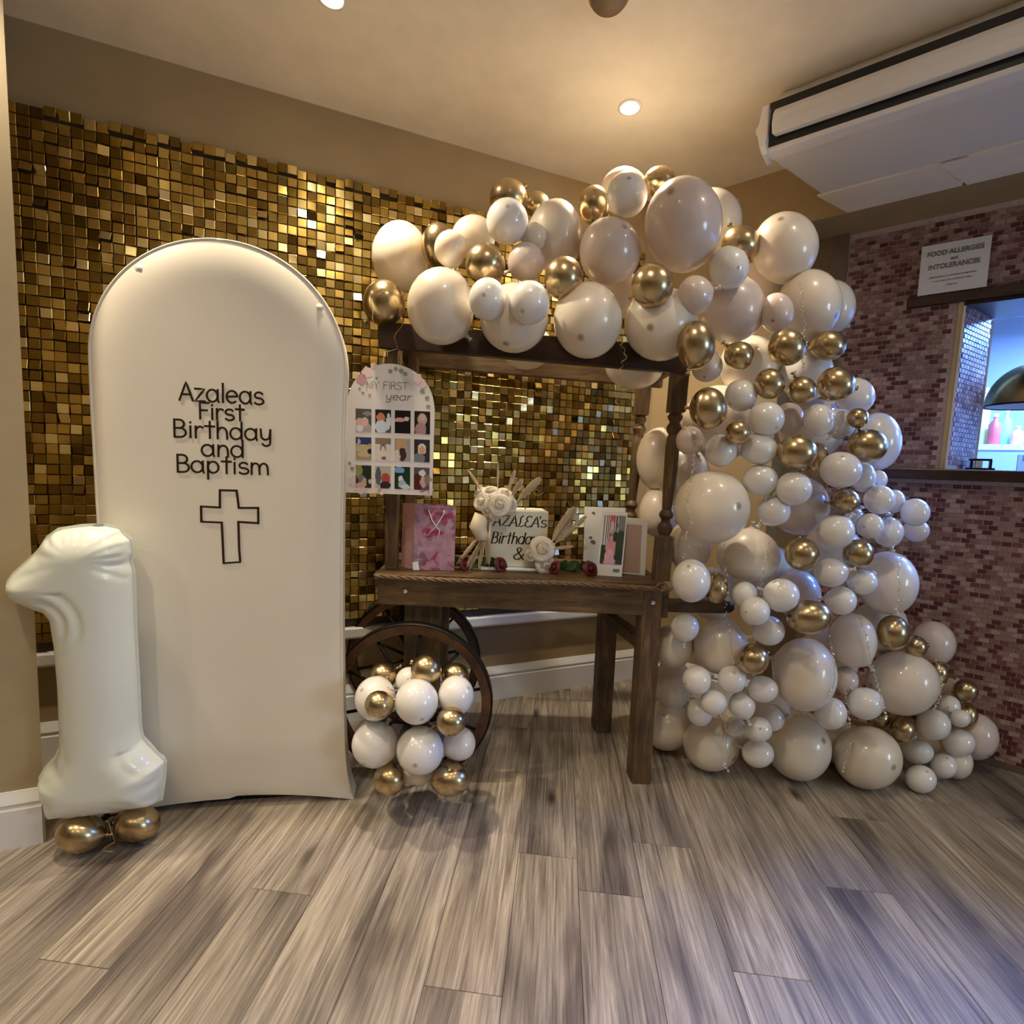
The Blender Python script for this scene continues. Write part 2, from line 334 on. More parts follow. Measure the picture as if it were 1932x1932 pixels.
# hatch wall
HL, HR, HZ0, HZ1, OFF, OFB = .112, 1.7, 1.31, 2.05, -3.026, -3.34
hw = MB()
hw.prism([bp(OFF, -.347, 0), bp(OFF, HL, 0), bp(OFB, HL+.115, 0), bp(OFB, -.347, 0)], Z3*2.446)
hw.prism([bp(OFF, HL, 0), bp(OFF, HR, 0), bp(OFB, HR, 0), bp(OFB, HL+.1, 0)], Z3*HZ0)
hw.prism([bp(OFF, HL, HZ1), bp(OFF, HR, HZ1), bp(OFB, HR, HZ1), bp(OFB, HL+.1, HZ1)], Z3*(2.446-HZ1))
hw.prism([bp(OFF, HR, 0), bp(OFF, 5, 0), bp(OFB, 5, 0), bp(OFB, HR, 0)], Z3*2.446)
wallb = struct(hw.build('wall_side', M['mortar'], loc=bp(OFF, 0)))
TW, TH, TD = .0305, .0190, .004
def tile_mesh(m):
    e = .0012; b = bpy.data.meshes.new('brick')
    v = [(-TW/2, 0, -TH/2), (TW/2, 0, -TH/2), (TW/2, 0, TH/2), (-TW/2, 0, TH/2)]
    v += [(-TW/2+e, TD, -TH/2+e), (TW/2-e, TD, -TH/2+e), (TW/2-e, TD, TH/2-e), (-TW/2+e, TD, TH/2-e)]
    b.from_pydata(v, [], [(7, 6, 5, 4), (4, 5, 1, 0), (5, 6, 2, 1), (6, 7, 3, 2), (7, 4, 0, 3)]); b.materials.append(m); return b
TM = [tile_mesh(M[k]) for k in ('b0', 'b1', 'b2', 'b3', 'b4')]
ang_b = math.atan2(BD[1], BD[0])   # local x along BD, local y = BN
tiles = []
ROWH, COLW = .0218, .0333
def scr(P):
    v = RM@np.array([P[0], -(P[2]-1.25), P[1]]); return 966+F*v[0]/v[2], 966+F*v[1]/v[2]
for r in range(int(2.44/ROWH)):
    z = ROWH*(r+.5)
    for c in range(-1, 50):
        a = -.341+COLW*(c+(.5 if r % 2 else 1.0))
        if a-TW/2 < -.345 or a > 1.25: continue
        if a+TW/2 > HL-.024 and HZ0-.055 < z < HZ1+.02: continue
        if HZ0-.06 < z < HZ0+.005 or (HZ1-.005 < z < HZ1+.05 and a > -.11): continue
        q = scr(bp(OFF, a, z))
        tiles.append((a, z, q[0]))
vis = sorted([t for t in tiles if t[2] < 1925], key=lambda t: -t[0]); chosen = set(id(t) for t in vis[:290])
tb = MB(); Rt = random.Random(3); others = MB()
for t in tiles:
    k = Rt.choices(range(5), (22, 16, 24, 20, 18))[0]; c = bp(OFF, t[0], t[1])
    if id(t) in chosen:
        o = bpy.data.objects.new('brick', TM[k]); COL.objects.link(o); o.parent = wallb; o.location = tuple(c-np.array(wallb['_w'])); o.rotation_euler = (0, 0, ang_b)
        if np.cross([math.cos(ang_b), math.sin(ang_b)], BN[:2]) < 0: o.scale = (1, -1, 1)
    else:
        e = .0012
        v = [c+BD*x+Z3*zz+BN*y for x, y, zz in ((-TW/2, 0, -TH/2), (TW/2, 0, -TH/2), (TW/2, 0, TH/2), (-TW/2, 0, TH/2), (-TW/2+e, TD, -TH/2+e), (TW/2-e, TD, -TH/2+e), (TW/2-e, TD, TH/2-e), (-TW/2+e, TD, TH/2-e))]
        others.add(v, [(7, 6, 5, 4), (4, 5, 1, 0), (5, 6, 2, 1), (6, 7, 3, 2), (7, 4, 0, 3)], k)
# splayed reveal of the hatch, tiled too
RV0, RV1 = bp(OFF, HL), bp(OFB, HL+.115); RDI = nrm(RV1-RV0); RNN = np.array([RDI[1], -RDI[0], 0])
if RNN@BD < 0: RNN = -RNN
Lr = np.linalg.norm(RV1-RV0)
for r in range(int(HZ0/ROWH)+1, int(HZ1/ROWH)):
    z = ROWH*(r+.5)
    for c in range(12):
        a = COLW*(c+(.75 if r % 2 else .25))+.012
        if a+TW/2 > Lr-.006: continue
        k = Rt.choices(range(5), (10, 14, 30, 28, 18))[0]; cc = RV0+RDI*a+Z3*z; e = .0012
        others.add([cc+RDI*x+Z3*zz+RNN*y for x, y, zz in ((-TW/2, 0, -TH/2), (TW/2, 0, -TH/2), (TW/2, 0, TH/2), (-TW/2, 0, TH/2), (-TW/2+e, TD, -TH/2+e), (TW/2-e, TD, -TH/2+e), (TW/2-e, TD, TH/2-e), (-TW/2+e, TD, TH/2-e))],
                   [(7, 6, 5, 4), (4, 5, 1, 0), (5, 6, 2, 1), (6, 7, 3, 2), (7, 4, 0, 3)], k)
o = others.build('bricks', [M[k] for k in ('b0', 'b1', 'b2', 'b3', 'b4')], wallb, loc=bp(OFF, 0)); o['kind'] = 'stuff'
# hatch trims: corner bead, lintel board, sill
struct(MB().box(bp(OFF+.006, HL-.022, HZ0), BD*.017, -BN*.03, Z3*(HZ1-HZ0)).build('trim_5', M['pine'], loc=bp(OFF, HL, HZ0)))
struct(MB().box(bp(OFF+.008, HL-.005, HZ0), BD*.008, -BN*.03, Z3*(HZ1-HZ0-.02)).build('trim_10', M['gloss'], loc=bp(OFF, HL, HZ0)))
struct(MB().box(bp(OFF+.03, -.095, HZ1), BD*3.2, -BN*.05, Z3*.043).build('trim_6', M['sill'], loc=bp(OFF, -.09, HZ1), bevel=.003))
struct(MB().box(bp(OFF, HL-.01, HZ1-.015), BD*2.8, BN*(OFB-OFF)*1, Z3*.016).build('trim_7', M['dwood'], loc=bp(OFF, HL, HZ1)))
struct(MB().box(bp(OFF+.055, -.16, HZ0-.05), BD*3.3, -BN*(.055+.36), Z3*.05).build('trim_8', M['sill'], loc=bp(OFF, 0, HZ0), bevel=.006))
struct(MB().box(bp(OFB, HL+.112, HZ0), BD*.010, -BN*.02, Z3*(HZ1-HZ0-.02)).build('trim_9', M['gloss'], loc=bp(OFB, HL, HZ0)))
struct(MB().box(bp(OFF, -.34, .0), BD*4, BN*.015, Z3*.03).build('baseboard_side', M['brown'], loc=bp(OFF, 0)))
# room behind the hatch
K0, K1, KB = -.9, 3.4, -5.1
kr = MB().box(bp(KB, K0, 0), BD*(K1-K0), -BN*.1, Z3*2.45).box(bp(KB, K0, 0), BN*(OFB-KB-.0), -BD*.1, Z3*2.45).box(bp(KB, K1, 0), BN*(OFB-KB), BD*.1, Z3*2.45)
struct(kr.build('wall_kitchen', M['blue'], loc=bp(KB, K0)))
struct(MB().box(bp(KB, K0, 2.44), BD*(K1-K0), BN*(OFB-KB), Z3*.05).build('ceiling_kitchen', M['blue'], loc=bp(KB, K0, 2.44)))
# rest of the room behind the camera
def wallseg(name, A, B, m=M['tan'], h=CEIL):
    A = np.array([*A, 0.]); B = np.array([*B, 0.]); d = nrm(B-A); n = np.array([d[1], -d[0], 0]); 
    if n@(np.array([0, -.5, 0])-A) > 0: n = -n
    return struct(MB().box(A, B-A, n*.12, Z3*h).build(name, m, loc=A))
wl = gp(-1.93, -3.1)
wallseg('wall_west', (wl[0], wl[1]+.6), (-3.0, -3.6)); wallseg('wall_rear', (-3.3, -3.6), (4.8, -3.6))
E5 = bp(-3.02, 3.9)
WY0, WY1, WZ0, WZ1 = -2.1, -.8, 1.0, 2.1
wallseg('wall_east', (4.6, -3.8), (4.6, WY0)); wallseg('wall_east', (4.6, WY1), (4.6, 1.0))
struct(MB().box((4.6, WY0, 0), (0, WY1-WY0, 0), (.12, 0, 0), (0, 0, WZ0)).box((4.6, WY0, WZ1), (0, WY1-WY0, 0), (.12, 0, 0), (0, 0, CEIL-WZ1)).build('wall_east', M['tan'], loc=(4.6, WY0, 0)))
wn = struct(MB().box((4.63, WY0, WZ0), (0, WY1-WY0, 0), (.02, 0, 0), (0, 0, WZ1-WZ0)).build('added_window_1', M['added_glow'], loc=(4.63, WY0, WZ0)))  # unseen glowing window, added where the sequins mirror it as cool glints
m = MB()
for i in range(4): m.box((4.59, WY0-.03+i*.42, WZ0), (0, .06, 0), (.05, 0, 0), (0, 0, WZ1-WZ0))
for z in (WZ0, 1.52, WZ1-.06): m.box((4.585, WY0, z), (0, WY1-WY0, 0), (.05, 0, 0), (0, 0, .05))
m.build('added_window_frame', M['gloss'], wn, loc=(4.6, WY0, WZ0))  # bars of the added window

# downlights
for i, (p, v, e) in enumerate(LAMPS):
    add_spot(p, e, (1, .84, .61))
    lab = ['round recessed ceiling downlight behind the left pier, out of the frame', 'recessed downlight at the top edge of the picture, above the white arch panel', 'lit recessed downlight in the ceiling above the balloon garland'][i] if i < 3 else None
    t = thing('downlight', lab or 'recessed ceiling downlight further back in the room, behind the camera', 'ceiling light', p, 'recessed ceiling downlights')
    if not lab: t['group'] = 'downlights behind the camera'
    p = np.array(p)
    MB().lathe([(.034, -.001), (.047, -.001), (.047, -.004), (.042, -.007), (.036, -.006), (.034, .0), (.03, .0)], p, 28).build('trim_ring', M['gloss'] if not v else M['gloss'], t, True, p)
    MB().lathe([(.0, -.006), (.02, -.005), (.033, -.002)], p, 24).build('bulb', M['bulb'], t, True, p)
p = fl(1150, -12, 2.72); t = thing('smoke_detector', 'round fitting on the ceiling cut off by the top edge of the picture', 'ceiling fitting', p)
MB().lathe([(0, -.03), (.05, -.028), (.058, -.018), (.06, 0)], p, 28).build('cover', M['brown'], t, True, p)
MB().lathe([(.058, -.006), (.066, -.006), (.066, 0)], p, 28).build('base_ring', M['pine'], t, True, p)

# ------------------------------------------------------------------ air conditioner hung under the ceiling
aX = 2.6
def ac_a(off): return -.575+(-2.13-off)*.375     # its end is slightly skewed
t = thing('air_conditioner', 'long white ceiling air conditioner with a black slot along its front', 'air conditioner', bp(-2.13, -.575, 2.6))
def acprism(poly, name, m, a_in=0., a_out=0., bev=0, auto=None):
    n = len(poly); v = [bp(o, ac_a(o)+a_in, z) for o, z in poly]+[bp(o, aX-a_out, z) for o, z in poly]
    f = [tuple(range(n))[::-1], tuple(range(n, 2*n))]+[(i, (i+1) % n, (i+1) % n+n, i+n) for i in range(n)]
    return MB().add(v, f).build(name, m, t, loc=bp(-2.13, -.575, 2.6), bevel=bev, auto=auto)
acprism([(-2.225, CEIL), (-2.185, 2.675), (-2.19, 2.5), (-2.195, 2.468), (-2.52, 2.447), (-2.765, 2.452), (-2.765, CEIL)], 'body', M['acw'], .012, bev=.006)
acprism([(-2.128, 2.607), (-2.118, 2.585), (-2.116, 2.55), (-2.122, 2.518), (-2.148, 2.516), (-2.148, 2.607)], 'front_panel', M['acp'], .052, bev=.004)
acprism([(-2.152, 2.650), (-2.152, 2.488), (-2.188, 2.488), (-2.188, 2.650)], 'dark_slot', M['dark'], .02)
acprism([(-2.148, 2.488), (-2.142, 2.482), (-2.150, 2.470), (-2.20, 2.464), (-2.20, 2.488)], 'lower_lip', M['acp'], .015, bev=.003)
n = 10; pf = [(-2.118-.012*math.sin(math.pi*i/n), 2.625-.14*i/n) for i in range(n+1)]
pf = [(o+.004, z) for o, z in pf]+[(-2.145, 2.465), (-2.22, 2.46), (-2.22, 2.63)]
v = [bp(o-.0, ac_a(-2.13)-.006+(.018 if 0 else 0)+abs(z-2.55)*.25, z) for o, z in pf]; v2 = [bp(o, ac_a(-2.13)+.034, z) for o, z in pf]; n = len(pf)
MB().add(v+v2, [tuple(range(n))[::-1], tuple(range(n, 2*n))]+[(i, (i+1) % n, (i+1) % n+n, i+n) for i in range(n)]).build('end_cap', M['acp'], t, loc=bp(-2.13, -.575, 2.6), bevel=.004)
acprism([(-2.53, 2.4475), (-2.53, 2.440), (-2.768, 2.4445), (-2.768, 2.4515)], 'rear_cover', M['ceil'], .0, 2.6-.05)
acprism([(-2.53, 2.4475), (-2.53, 2.438), (-2.768, 2.442), (-2.768, 2.4515)], 'rear_cover', M['ceil'], .40, 0)

# ------------------------------------------------------------------ things at the hatch
p = bp(OFF+.006, .055, 2.205)
t = thing('allergy_notice', 'white food allergies and intolerances notice above the serving hatch', 'sign', p)
TLc, TRc, BLc, BRc = bp(OFF+.012, -.062, 2.32), bp(OFF+.012, .172, 2.316), bp(OFF+.034, -.06, 2.095), bp(OFF+.034, .172, 2.095)
m = MB(); m.add([TLc, TRc, BRc, BLc]+[q-BN*.003 for q in (TLc, TRc, BRc, BLc)], [(0, 1, 2, 3), (7, 6, 5, 4), (0, 4, 5, 1), (1, 5, 6, 2), (2, 6, 7, 3), (3, 7, 4, 0)]); m.build('sheet', M['paper'], t, loc=p)
DG = bpy.context
def text_mesh(body, size, depth=.0004, bold=0., shear=0.):
    c = bpy.data.curves.new('lettering', 'FONT'); c.body = body; c.size = size; c.extrude = depth; c.align_x = 'CENTER'; c.offset = bold; c.shear = shear
    o = bpy.data.objects.new('tmp', c); COL.objects.link(o); bpy.context.view_layer.update()
    me = bpy.data.meshes.new_from_object(o.evaluated_get(bpy.context.evaluated_depsgraph_get())); bpy.data.objects.remove(o); return me
def put_text(body, size, O, DX, DY, m, parent, bold=0., shear=0., sx=1., name='lettering'):
    me = text_mesh(body, size, .0004, bold, shear); DX = nrm(DX); DY = nrm(DY); DN = np.cross(DX, DY); q = MB()
    q.add([np.array(O)+DX*v.co.x*sx+DY*v.co.y+DN*(v.co.z+.0005) for v in me.vertices], [tuple(p.vertices) for p in me.polygons])
    return q.build(name, m, parent, loc=O)
def sgn(u, v): # u 0..1 across, v 0..1 down the sheet
    return (TLc*(1-u)+TRc*u)*(1-v)+(BLc*(1-u)+BRc*u)*v
sdn = nrm(TLc-BLc)
for body, size, v, bo in (('FOOD ALLERGIES', .0305, .235, .0009), ('and', .021, .36, .0006), ('INTOLERANCES', .0305, .505, .0009), ('Please speak to our staff about the ingredients', .0105, .68, 0), ('in your meal, when making your order.', .0105, .765, 0), ('Thank you', .0105, .86, 0)):
    put_text(body, size, sgn(.5, v)+BN*.0006, BD if BD[0] > 0 else -BD, sdn, M['gink'], t, bo, sx=.80)
p = bp(OFF-.17, HL+.125, HZ0+.001)
t = thing('napkin_holder', 'small black holder with white cards on the hatch sill', 'holder', p)
MB().cbox(p+Z3*.006, .05, .03, .006, BD, BN).cbox(p+Z3*.026+BD*.035, .004, .028, .022, BD, BN).cbox(p+Z3*.026-BD*.03, .004, .028, .022, BD, BN).cbox(p+Z3*.05, .04, .006, .005, BD, BN).build('frame', M['iron'], t, loc=p, bevel=.002)
MB().cbox(p+Z3*.028-BD*.005, .012, .022, .016, BD, BN).build('cards', M['paper'], t, loc=p)
# pendant
pc = at(1948, 730, 2.43); pc[2] = 1.63
t = thing('pendant_lamp', 'gold dome pendant lamp hanging in the serving hatch', 'lamp', (pc[0], pc[1], pc[2]))
pr = [(.165*math.cos(g), .2*math.sin(g)) for g in np.linspace(0, math.pi/2*.93, 14)]
MB().lathe(pr+[(.02, .22), (.012, .24)], pc, 36).build('dome_shade', M['brass'], t, True, pc)
MB().lathe([(r*.965, h*.965) for r, h in pr][::-1], pc, 36).build('shade_lining', M['gloss'], t, True, pc)
MB().lathe([(.163, -.004), (.168, -.004), (.168, .004), (.163, .004), (.163, -.004)], pc, 36).build('rim', M['iron'], t, True, pc)
MB().tube([pc+Z3*.23, pc+Z3*(2.44-1.63)], .004, 6).build('cord', M['iron'], t, loc=pc)
# shelf with bottles in the kitchen
sh = bp(-4.5, .30, 1.46)
t = thing('kitchen_shelf', 'grey shelf on an angled bracket seen through the hatch', 'shelf', sh)
MB().box(bp(-4.75, .1, 1.47), BD*2.2, BN*.3, Z3*.035).build('board', M['acw'], t, loc=sh)
MB().box(bp(-4.46, .52, 1.40), BD*1.6, BN*.03, Z3*.035).box(bp(-4.46, .50, 1.02), BD*.05, BN*.03, Z3*.42).build('bracket', M['gink'], t, loc=sh)
kc = [(.6, .1, .3), (.1, .6, .5), (.85, .8, .3), (.7, .1, .08), (.3, .7, .8), (.8, .4, .6), (.2, .4, .8), (.8, .8, .8)]
kl = ['bright pink bottle on the shelf beyond the hatch, leftmost', 'green bottle on the shelf beyond the hatch', 'yellow bottle on the shelf beyond the hatch', 'red bottle on the shelf beyond the hatch', 'turquoise bottle on the shelf beyond the hatch', 'pale pink bottle on the shelf beyond the hatch', 'blue bottle on the shelf beyond the hatch', 'white bottle on the shelf beyond the hatch']
for i in range(8):
    b = bp(-4.6+.06*(i % 2), .22+.055*i, 1.506); hh = (.34, .30, .38, .2, .24, .12, .1, .08)[i]
    t = thing('bottle', kl[i], 'bottle', b, 'bottles on the kitchen shelf'); mm = mat('bottle_plastic', kc[i], .35)
    MB().lathe([(0, 0), (.03, 0), (.032, .01), (.032, hh*.65), (.012, hh*.8), (.012, hh*.9), (0, hh*.9)], b, 14).build('body', mm, t, True, b)
    MB().lathe([(.014, hh*.9), (.014, hh), (0, hh)], b, 12).build('cap', M['gloss'], t, True, b)
for i in range(7):
    b = bp(-4.48, .62+.075*i, 1.506)
    tag(MB().cbox(b+Z3*.02, .03, .03, .02, BD, BN).build('carton', mat('carton_card', ((.8, .8, .85), (.85, .8, .8), (.7, .85, .85))[i % 3], .5), loc=b, bevel=.003),
        'small pale carton in the row along the kitchen shelf', 'carton', 'row of pale cartons on the kitchen shelf')

# ------------------------------------------------------------------ sequin wall
SO = -2.372; sa0, sa1, sz0, sz1 = -1.75, 1.715, .476, 2.435
t = thing('sequin_wall', 'shimmering gold sequin panel wall behind the party display', 'sequin wall', gp(SO, 0, sz0))
MB().box(gp(-2.398, sa0, sz0), GD*(sa1-sa0), GN*.012, Z3*(sz1-sz0)).build('backing', M['backing'], t, loc=gp(SO, 0, sz0))
CW, RH, QS = .0372, .0377, .0355
Rs = random.Random(11); seqs = []
nc, nr_ = int((sa1-sa0)/CW), int((sz1-sz0)/RH)
for c in range(nc):
    cb = Rs.gauss(0, .25)
    for r in range(nr_):
        a = sa0+CW*(c+.5); z = sz1-RH*(r+.1)+.012*(1 if Rs.random() < .5 and r == 0 else 0)
        seqs.append((a, z, r))
def seq_geo(tx, tz):
    h = QS/2; e = .002
    # hangs from its top middle: origin there
    P = [(-h, 0, 0), (h, 0, 0), (h, 0, -QS), (-h, 0, -QS), (-h+e, .0012, -e), (h-e, .0012, -e), (h-e, .0012, -QS+e), (-h+e, .0012, -QS+e)]
    return P, [(4, 5, 6, 7), (0, 1, 5, 4), (1, 2, 6, 5), (2, 3, 7, 6), (3, 0, 4, 7)]
P0, F0 = seq_geo(0, 0)
def seq_w(a, z, tx, tz, ty):
    o = gp(SO, a, z); out = []
    ca, sa_ = math.cos(tx), math.sin(tx); cb, sb = math.cos(tz), math.sin(tz); cc, sc_ = math.cos(ty), math.sin(ty)
    for x, y, zz in P0:
        x, zz = x*cc-zz*sc_, x*sc_+zz*cc
        y, zz = y*ca-zz*sa_, y*sa_+zz*ca      # swing about the top edge
        x, y = x*cb-y*sb, x*sb+y*cb
        out.append(o+GD*x+GN*y+Z3*zz)
    return out
ordr = sorted([q for q in seqs if q[0] > -1.12], key=lambda q: np.linalg.norm(gp(SO, q[0], q[1])-EYE)+(5 if scr(gp(SO, q[0], q[1]))[0] > 175 or scr(gp(SO, q[0], q[1]))[1] < 150 else 0))
sel = set(ordr[:295]); mb = MB(); shades = []
def settilt():
    tx = abs(Rs.gauss(0, .09)) if Rs.random() < .75 else Rs.gauss(.05, .22)
    return tx-.02, Rs.gauss(0, .07), Rs.gauss(0, .016)
for q in seqs:
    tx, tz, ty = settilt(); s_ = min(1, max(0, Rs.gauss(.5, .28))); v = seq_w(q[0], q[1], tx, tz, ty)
    if q in sel:
        o = MB().add(v, F0).build('sequin', M['seq'], t, loc=gp(SO, q[0], q[1]))
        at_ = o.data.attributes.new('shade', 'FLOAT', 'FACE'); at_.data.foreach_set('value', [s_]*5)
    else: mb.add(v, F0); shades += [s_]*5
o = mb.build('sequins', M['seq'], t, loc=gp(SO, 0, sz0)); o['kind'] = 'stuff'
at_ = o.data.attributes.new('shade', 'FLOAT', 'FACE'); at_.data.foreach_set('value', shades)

# ------------------------------------------------------------------ stroke lettering
def arc(cx_, cy_, rx, ry, a0, a1, n=14): return [(cx_+rx*math.cos(math.radians(a0+(a1-a0)*i/n)), cy_+ry*math.sin(math.radians(a0+(a1-a0)*i/n))) for i in range(n+1)]
GL = {  # advance, strokes ; x-height 1, cap 1.5
 'A': (1.15, [[(0, 0), (.52, 1.5), (1.02, 0)], [(.18, .5), (.86, .5)]]), 'z': (.95, [[(.05, 1), (.78, 1), (.05, 0), (.82, 0)]]),
 'a': (1.1, [arc(.42, .5, .42, .5, 50, 360+50), [(.85, 1), (.84, .2), (.9, 0)]]), 'l': (.42, [[(.15, 0), (.15, 1.55)]]),
 'e': (1.05, [[(.04, .5), (.84, .55)]+arc(.44, .5, .42, .5, 5, 310)]), 's': (.9, [arc(.42, .74, .32, .26, 30, 250, 12)[:-1]+arc(.42, .25, .36, .26, 80, -150, 12)]),
 'F': (.95, [[(.1, 0), (.1, 1.5), (.85, 1.5)], [(.1, .8), (.7, .8)]]), 'i': (.42, [[(.15, 0), (.15, .98)], [(.15, 1.28), (.15, 1.33)]]),
 'r': (.75, [[(.12, 0), (.12, 1)], [(.12, .6)]+arc(.45, .6, .3, .38, 165, 50, 8)]), 't': (.85, [[(.4, 1.45), (.4, 0)], [(.05, 1.05), (.75, 1.05)]]),
 'B': (1.1, [[(.1, 0), (.1, 1.5)], [(.1, 1.5), (.4, 1.5)]+arc(.45, 1.14, .35, .36, 90, -90, 10)+[(.1, .78)], [(.4, .78)]+arc(.5, .39, .42, .39, 90, -90, 10)+[(.1, 0)]]),
 'h': (1.05, [[(.12, 1.5), (.12, 0)], [(.12, .55)]+arc(.47, .55, .33, .43, 170, 0, 10)+[(.82, 0)]]), 'd': (1.1, [arc(.42, .5, .42, .5, 50, 410), [(.85, 1.5), (.85, 0)]]),
 'y': (1.05, [[(.08, 1), (.12, .5)]+arc(.44, .42, .32, .34, 190, 350, 8)+[(.82, .98)], [(.82, .98), (.8, -.2)]+arc(.5, -.2, .3, .28, 0, -160, 8)]),
 'n': (1.05, [[(.12, 1), (.12, 0)], [(.12, .55)]+arc(.47, .55, .33, .43, 170, 0, 10)+[(.82, 0)]]), 'p': (1.1, [[(.12, 1), (.12, -.55)], arc(.5, .5, .4, .5, 140, -220)]),
 'm': (1.6, [[(.12, 1), (.12, 0)], [(.12, .55)]+arc(.42, .6, .28, .38, 170, 0, 10)+[(.72, 0)], [(.72, .55)]+arc(1.04, .6, .3, .38, 170, 0, 10)+[(1.36, 0)]]),
 'M': (1.3, [[(.05, 0), (.15, 1.5), (.6, .5), (1.05, 1.5), (1.15, 0)]]), 'Y': (1.1, [[(.05, 1.5), (.5, .75), (.95, 1.5)], [(.5, .75), (.5, 0)]]), 'I': (.4, [[(.2, 0), (.2, 1.5)]]),
 'R': (1.05, [[(.1, 0), (.1, 1.5), (.45, 1.5)]+arc(.48, 1.14, .34, .36, 90, -90, 10)+[(.1, .78)], [(.45, .78), (.9, 0)]]), 'S': (.95, [arc(.45, 1.12, .36, .38, 30, 250, 12)[:-1]+arc(.45, .38, .4, .39, 80, -150, 12)]),
 'T': (1.05, [[(.5, 0), (.5, 1.5)], [(0, 1.5), (1, 1.5)]]), 'Z': (1.15, [arc(.2, 1.35, .16, .12, 200, 60, 5)+[(.95, 1.45), (.1, .05)]+[(.4, .12), (.7, 0), (1., .12)]]), 'L': (.95, [[(.5, 1.5), (.2, 1.2), (.3, .5), (.1, .05), (.5, 0), (.85, .15)]]),
 'E': (1.0, [arc(.5, 1.12, .36, .38, 40, 250, 10)[:-1]+arc(.5, .38, .44, .4, 100, 320, 12)]), "'": (.35, [[(.15, 1.5), (.1, 1.2)]]), ' ': (.6, []),
 '&': (1.2, [[(1.0, 0), (.35, 1.05)]+arc(.5, 1.25, .2, .22, 200, -20, 8)+[(.5, .85), (.1, .5)]+arc(.4, .3, .32, .3, 170, 330, 8)+[(1., .65)]]),
}
def word_strokes(wd, x0, x1, y0, hgt, shear=0.):
    tot = sum(GL[c][0] for c in wd)-.15; k = (x1-x0)/tot; ky = hgt/1.5; x = x0; out = []
    for c in wd:
        for s in GL[c][1]: out.append([(x+px*k+shear*py*ky, y0+py*ky) for px, py in s])
        x += GL[c][0]*k
    return out
def ribbon_strokes(strokes, wid, surf, m, parent, name, loc, thick=.0008, calli=0.):
    q = MB()
    for s in strokes:
        # densify
        pts = [s[0]]
        for a, b in zip(s, s[1:]):
            d = math.hypot(b[0]-a[0], b[1]-a[1]); k = max(1, int(d/.012)); pts += [(a[0]+(b[0]-a[0])*i/k, a[1]+(b[1]-a[1])*i/k) for i in range(1, k+1)]
        if len(pts) < 2: continue
        L, Rr, Lt, Rt_ = [], [], [], []
        for i, p in enumerate(pts):
            a, b = pts[max(i-1, 0)], pts[min(i+1, len(pts)-1)]; d = math.hypot(b[0]-a[0], b[1]-a[1])+1e-9; nx, ny = -(b[1]-a[1])/d, (b[0]-a[0])/d
            ww = wid*(1+calli*(abs(b[1]-a[1])/d-.5)); ex = (b[0]-a[0])/d*wid*(.9 if i == len(pts)-1 else -.9 if i == 0 else 0), (b[1]-a[1])/d*wid*(.9 if i == len(pts)-1 else -.9 if i == 0 else 0)
            for lst, sg, h in ((L, 1, .0004), (Rr, -1, .0004), (Lt, .75, thick+.0006), (Rt_, -.75, thick+.0006)): lst.append(surf(p[0]+nx*ww*sg+ex[0]*(.8 if h > .001 else 1), p[1]+ny*ww*sg+ex[1]*(.8 if h > .001 else 1), h))
        q.grid([L, Lt, Rt_, Rr])
    return q.build(name, m, parent, loc=loc)

# ------------------------------------------------------------------ arch panel
AL = np.array([-1.324, 1.599, 0]); AR = np.array([-.548, 1.732, 0]); AD = nrm(AR-AL); AN = np.array([AD[1], -AD[0], 0]); 
if AN[1] > 0: AN = -AN
TOPZ, CS, RAD = 1.545, .367, .385
def ilerp(x, xs, ys): return float(np.interp(x, xs, ys))
def a_left(z):
    if z > TOPZ: return CS-math.sqrt(max(0, RAD**2-(z-TOPZ)**2))
    return ilerp(z, [0, .05, .12, .3, .6, 1.0, 1.4, TOPZ], [-.06, -.035, -.012, .0, .0, -.012, -.018, CS-RAD])
def a_right(z):
    if z > TOPZ: return CS+math.sqrt(max(0, RAD**2-(z-TOPZ)**2))
    return ilerp(z, [0, .02, .05, .1, .2, .365, .66, 1.0, 1.44, TOPZ], [.792, .785, .776, .766, .757, .750, .744, .743, .747, CS+RAD])
def a_bot(s): # height of the lower hem
    u = (s-CS)/.42; return max(0, .046*(1-u*u))*(1 if u > 0 else .8)
def a_front(s, z): # bulge towards the room at (s,z)
    l, r = a_left(z), a_right(z); d = min(s-l, r-s)
    if z > TOPZ: d = RAD-math.hypot(s-CS, z-TOPZ)
    k = min(1, max(0, d)/.15); base = min(1, (z+.02)/.25)
    return .024*(1-(1-k)**2.6)*base
TH = .075
PO = thing('arch_backdrop', 'tall ivory fabric arch panel with brown lettering and a cross', 'backdrop', (AL+AR)/2)
zs = list(np.linspace(0, TOPZ, 60))+[TOPZ+RAD*math.sin(g) for g in np.linspace(0, math.pi/2, 40)[1:]]
us = [math.sin(math.pi/2*x) for x in np.linspace(-1, 1, 49)]
def apos(s, z, h=0): return AL+AD*s+Z3*z+AN*(h)
front = []; back = []
for z in zs:
    l, r = a_left(z), a_right(z); rowf = []; rowb = []
    for u in us:
        s = (l+r)/2+u*(r-l)/2; zz = max(z, a_bot(s)+(z*.0)) if z < .06 else z
        if z < .06: zz = a_bot(s)+(z/.06)*(.06-a_bot(s))
        rowf.append(apos(s, zz, a_front(s, z))); rowb.append(apos(s, zz, -TH+(0 if abs(u) < .999 else .0)))
    front.append(rowf); back.append(rowb)
sideL = [[f[0], b[0]] for f, b in zip(front, back)]; sideR = [[f[-1], b[-1]] for f, b in zip(front, back)]
MB().grid(front).build('front_cover', M['spandex'], PO, True, AL)
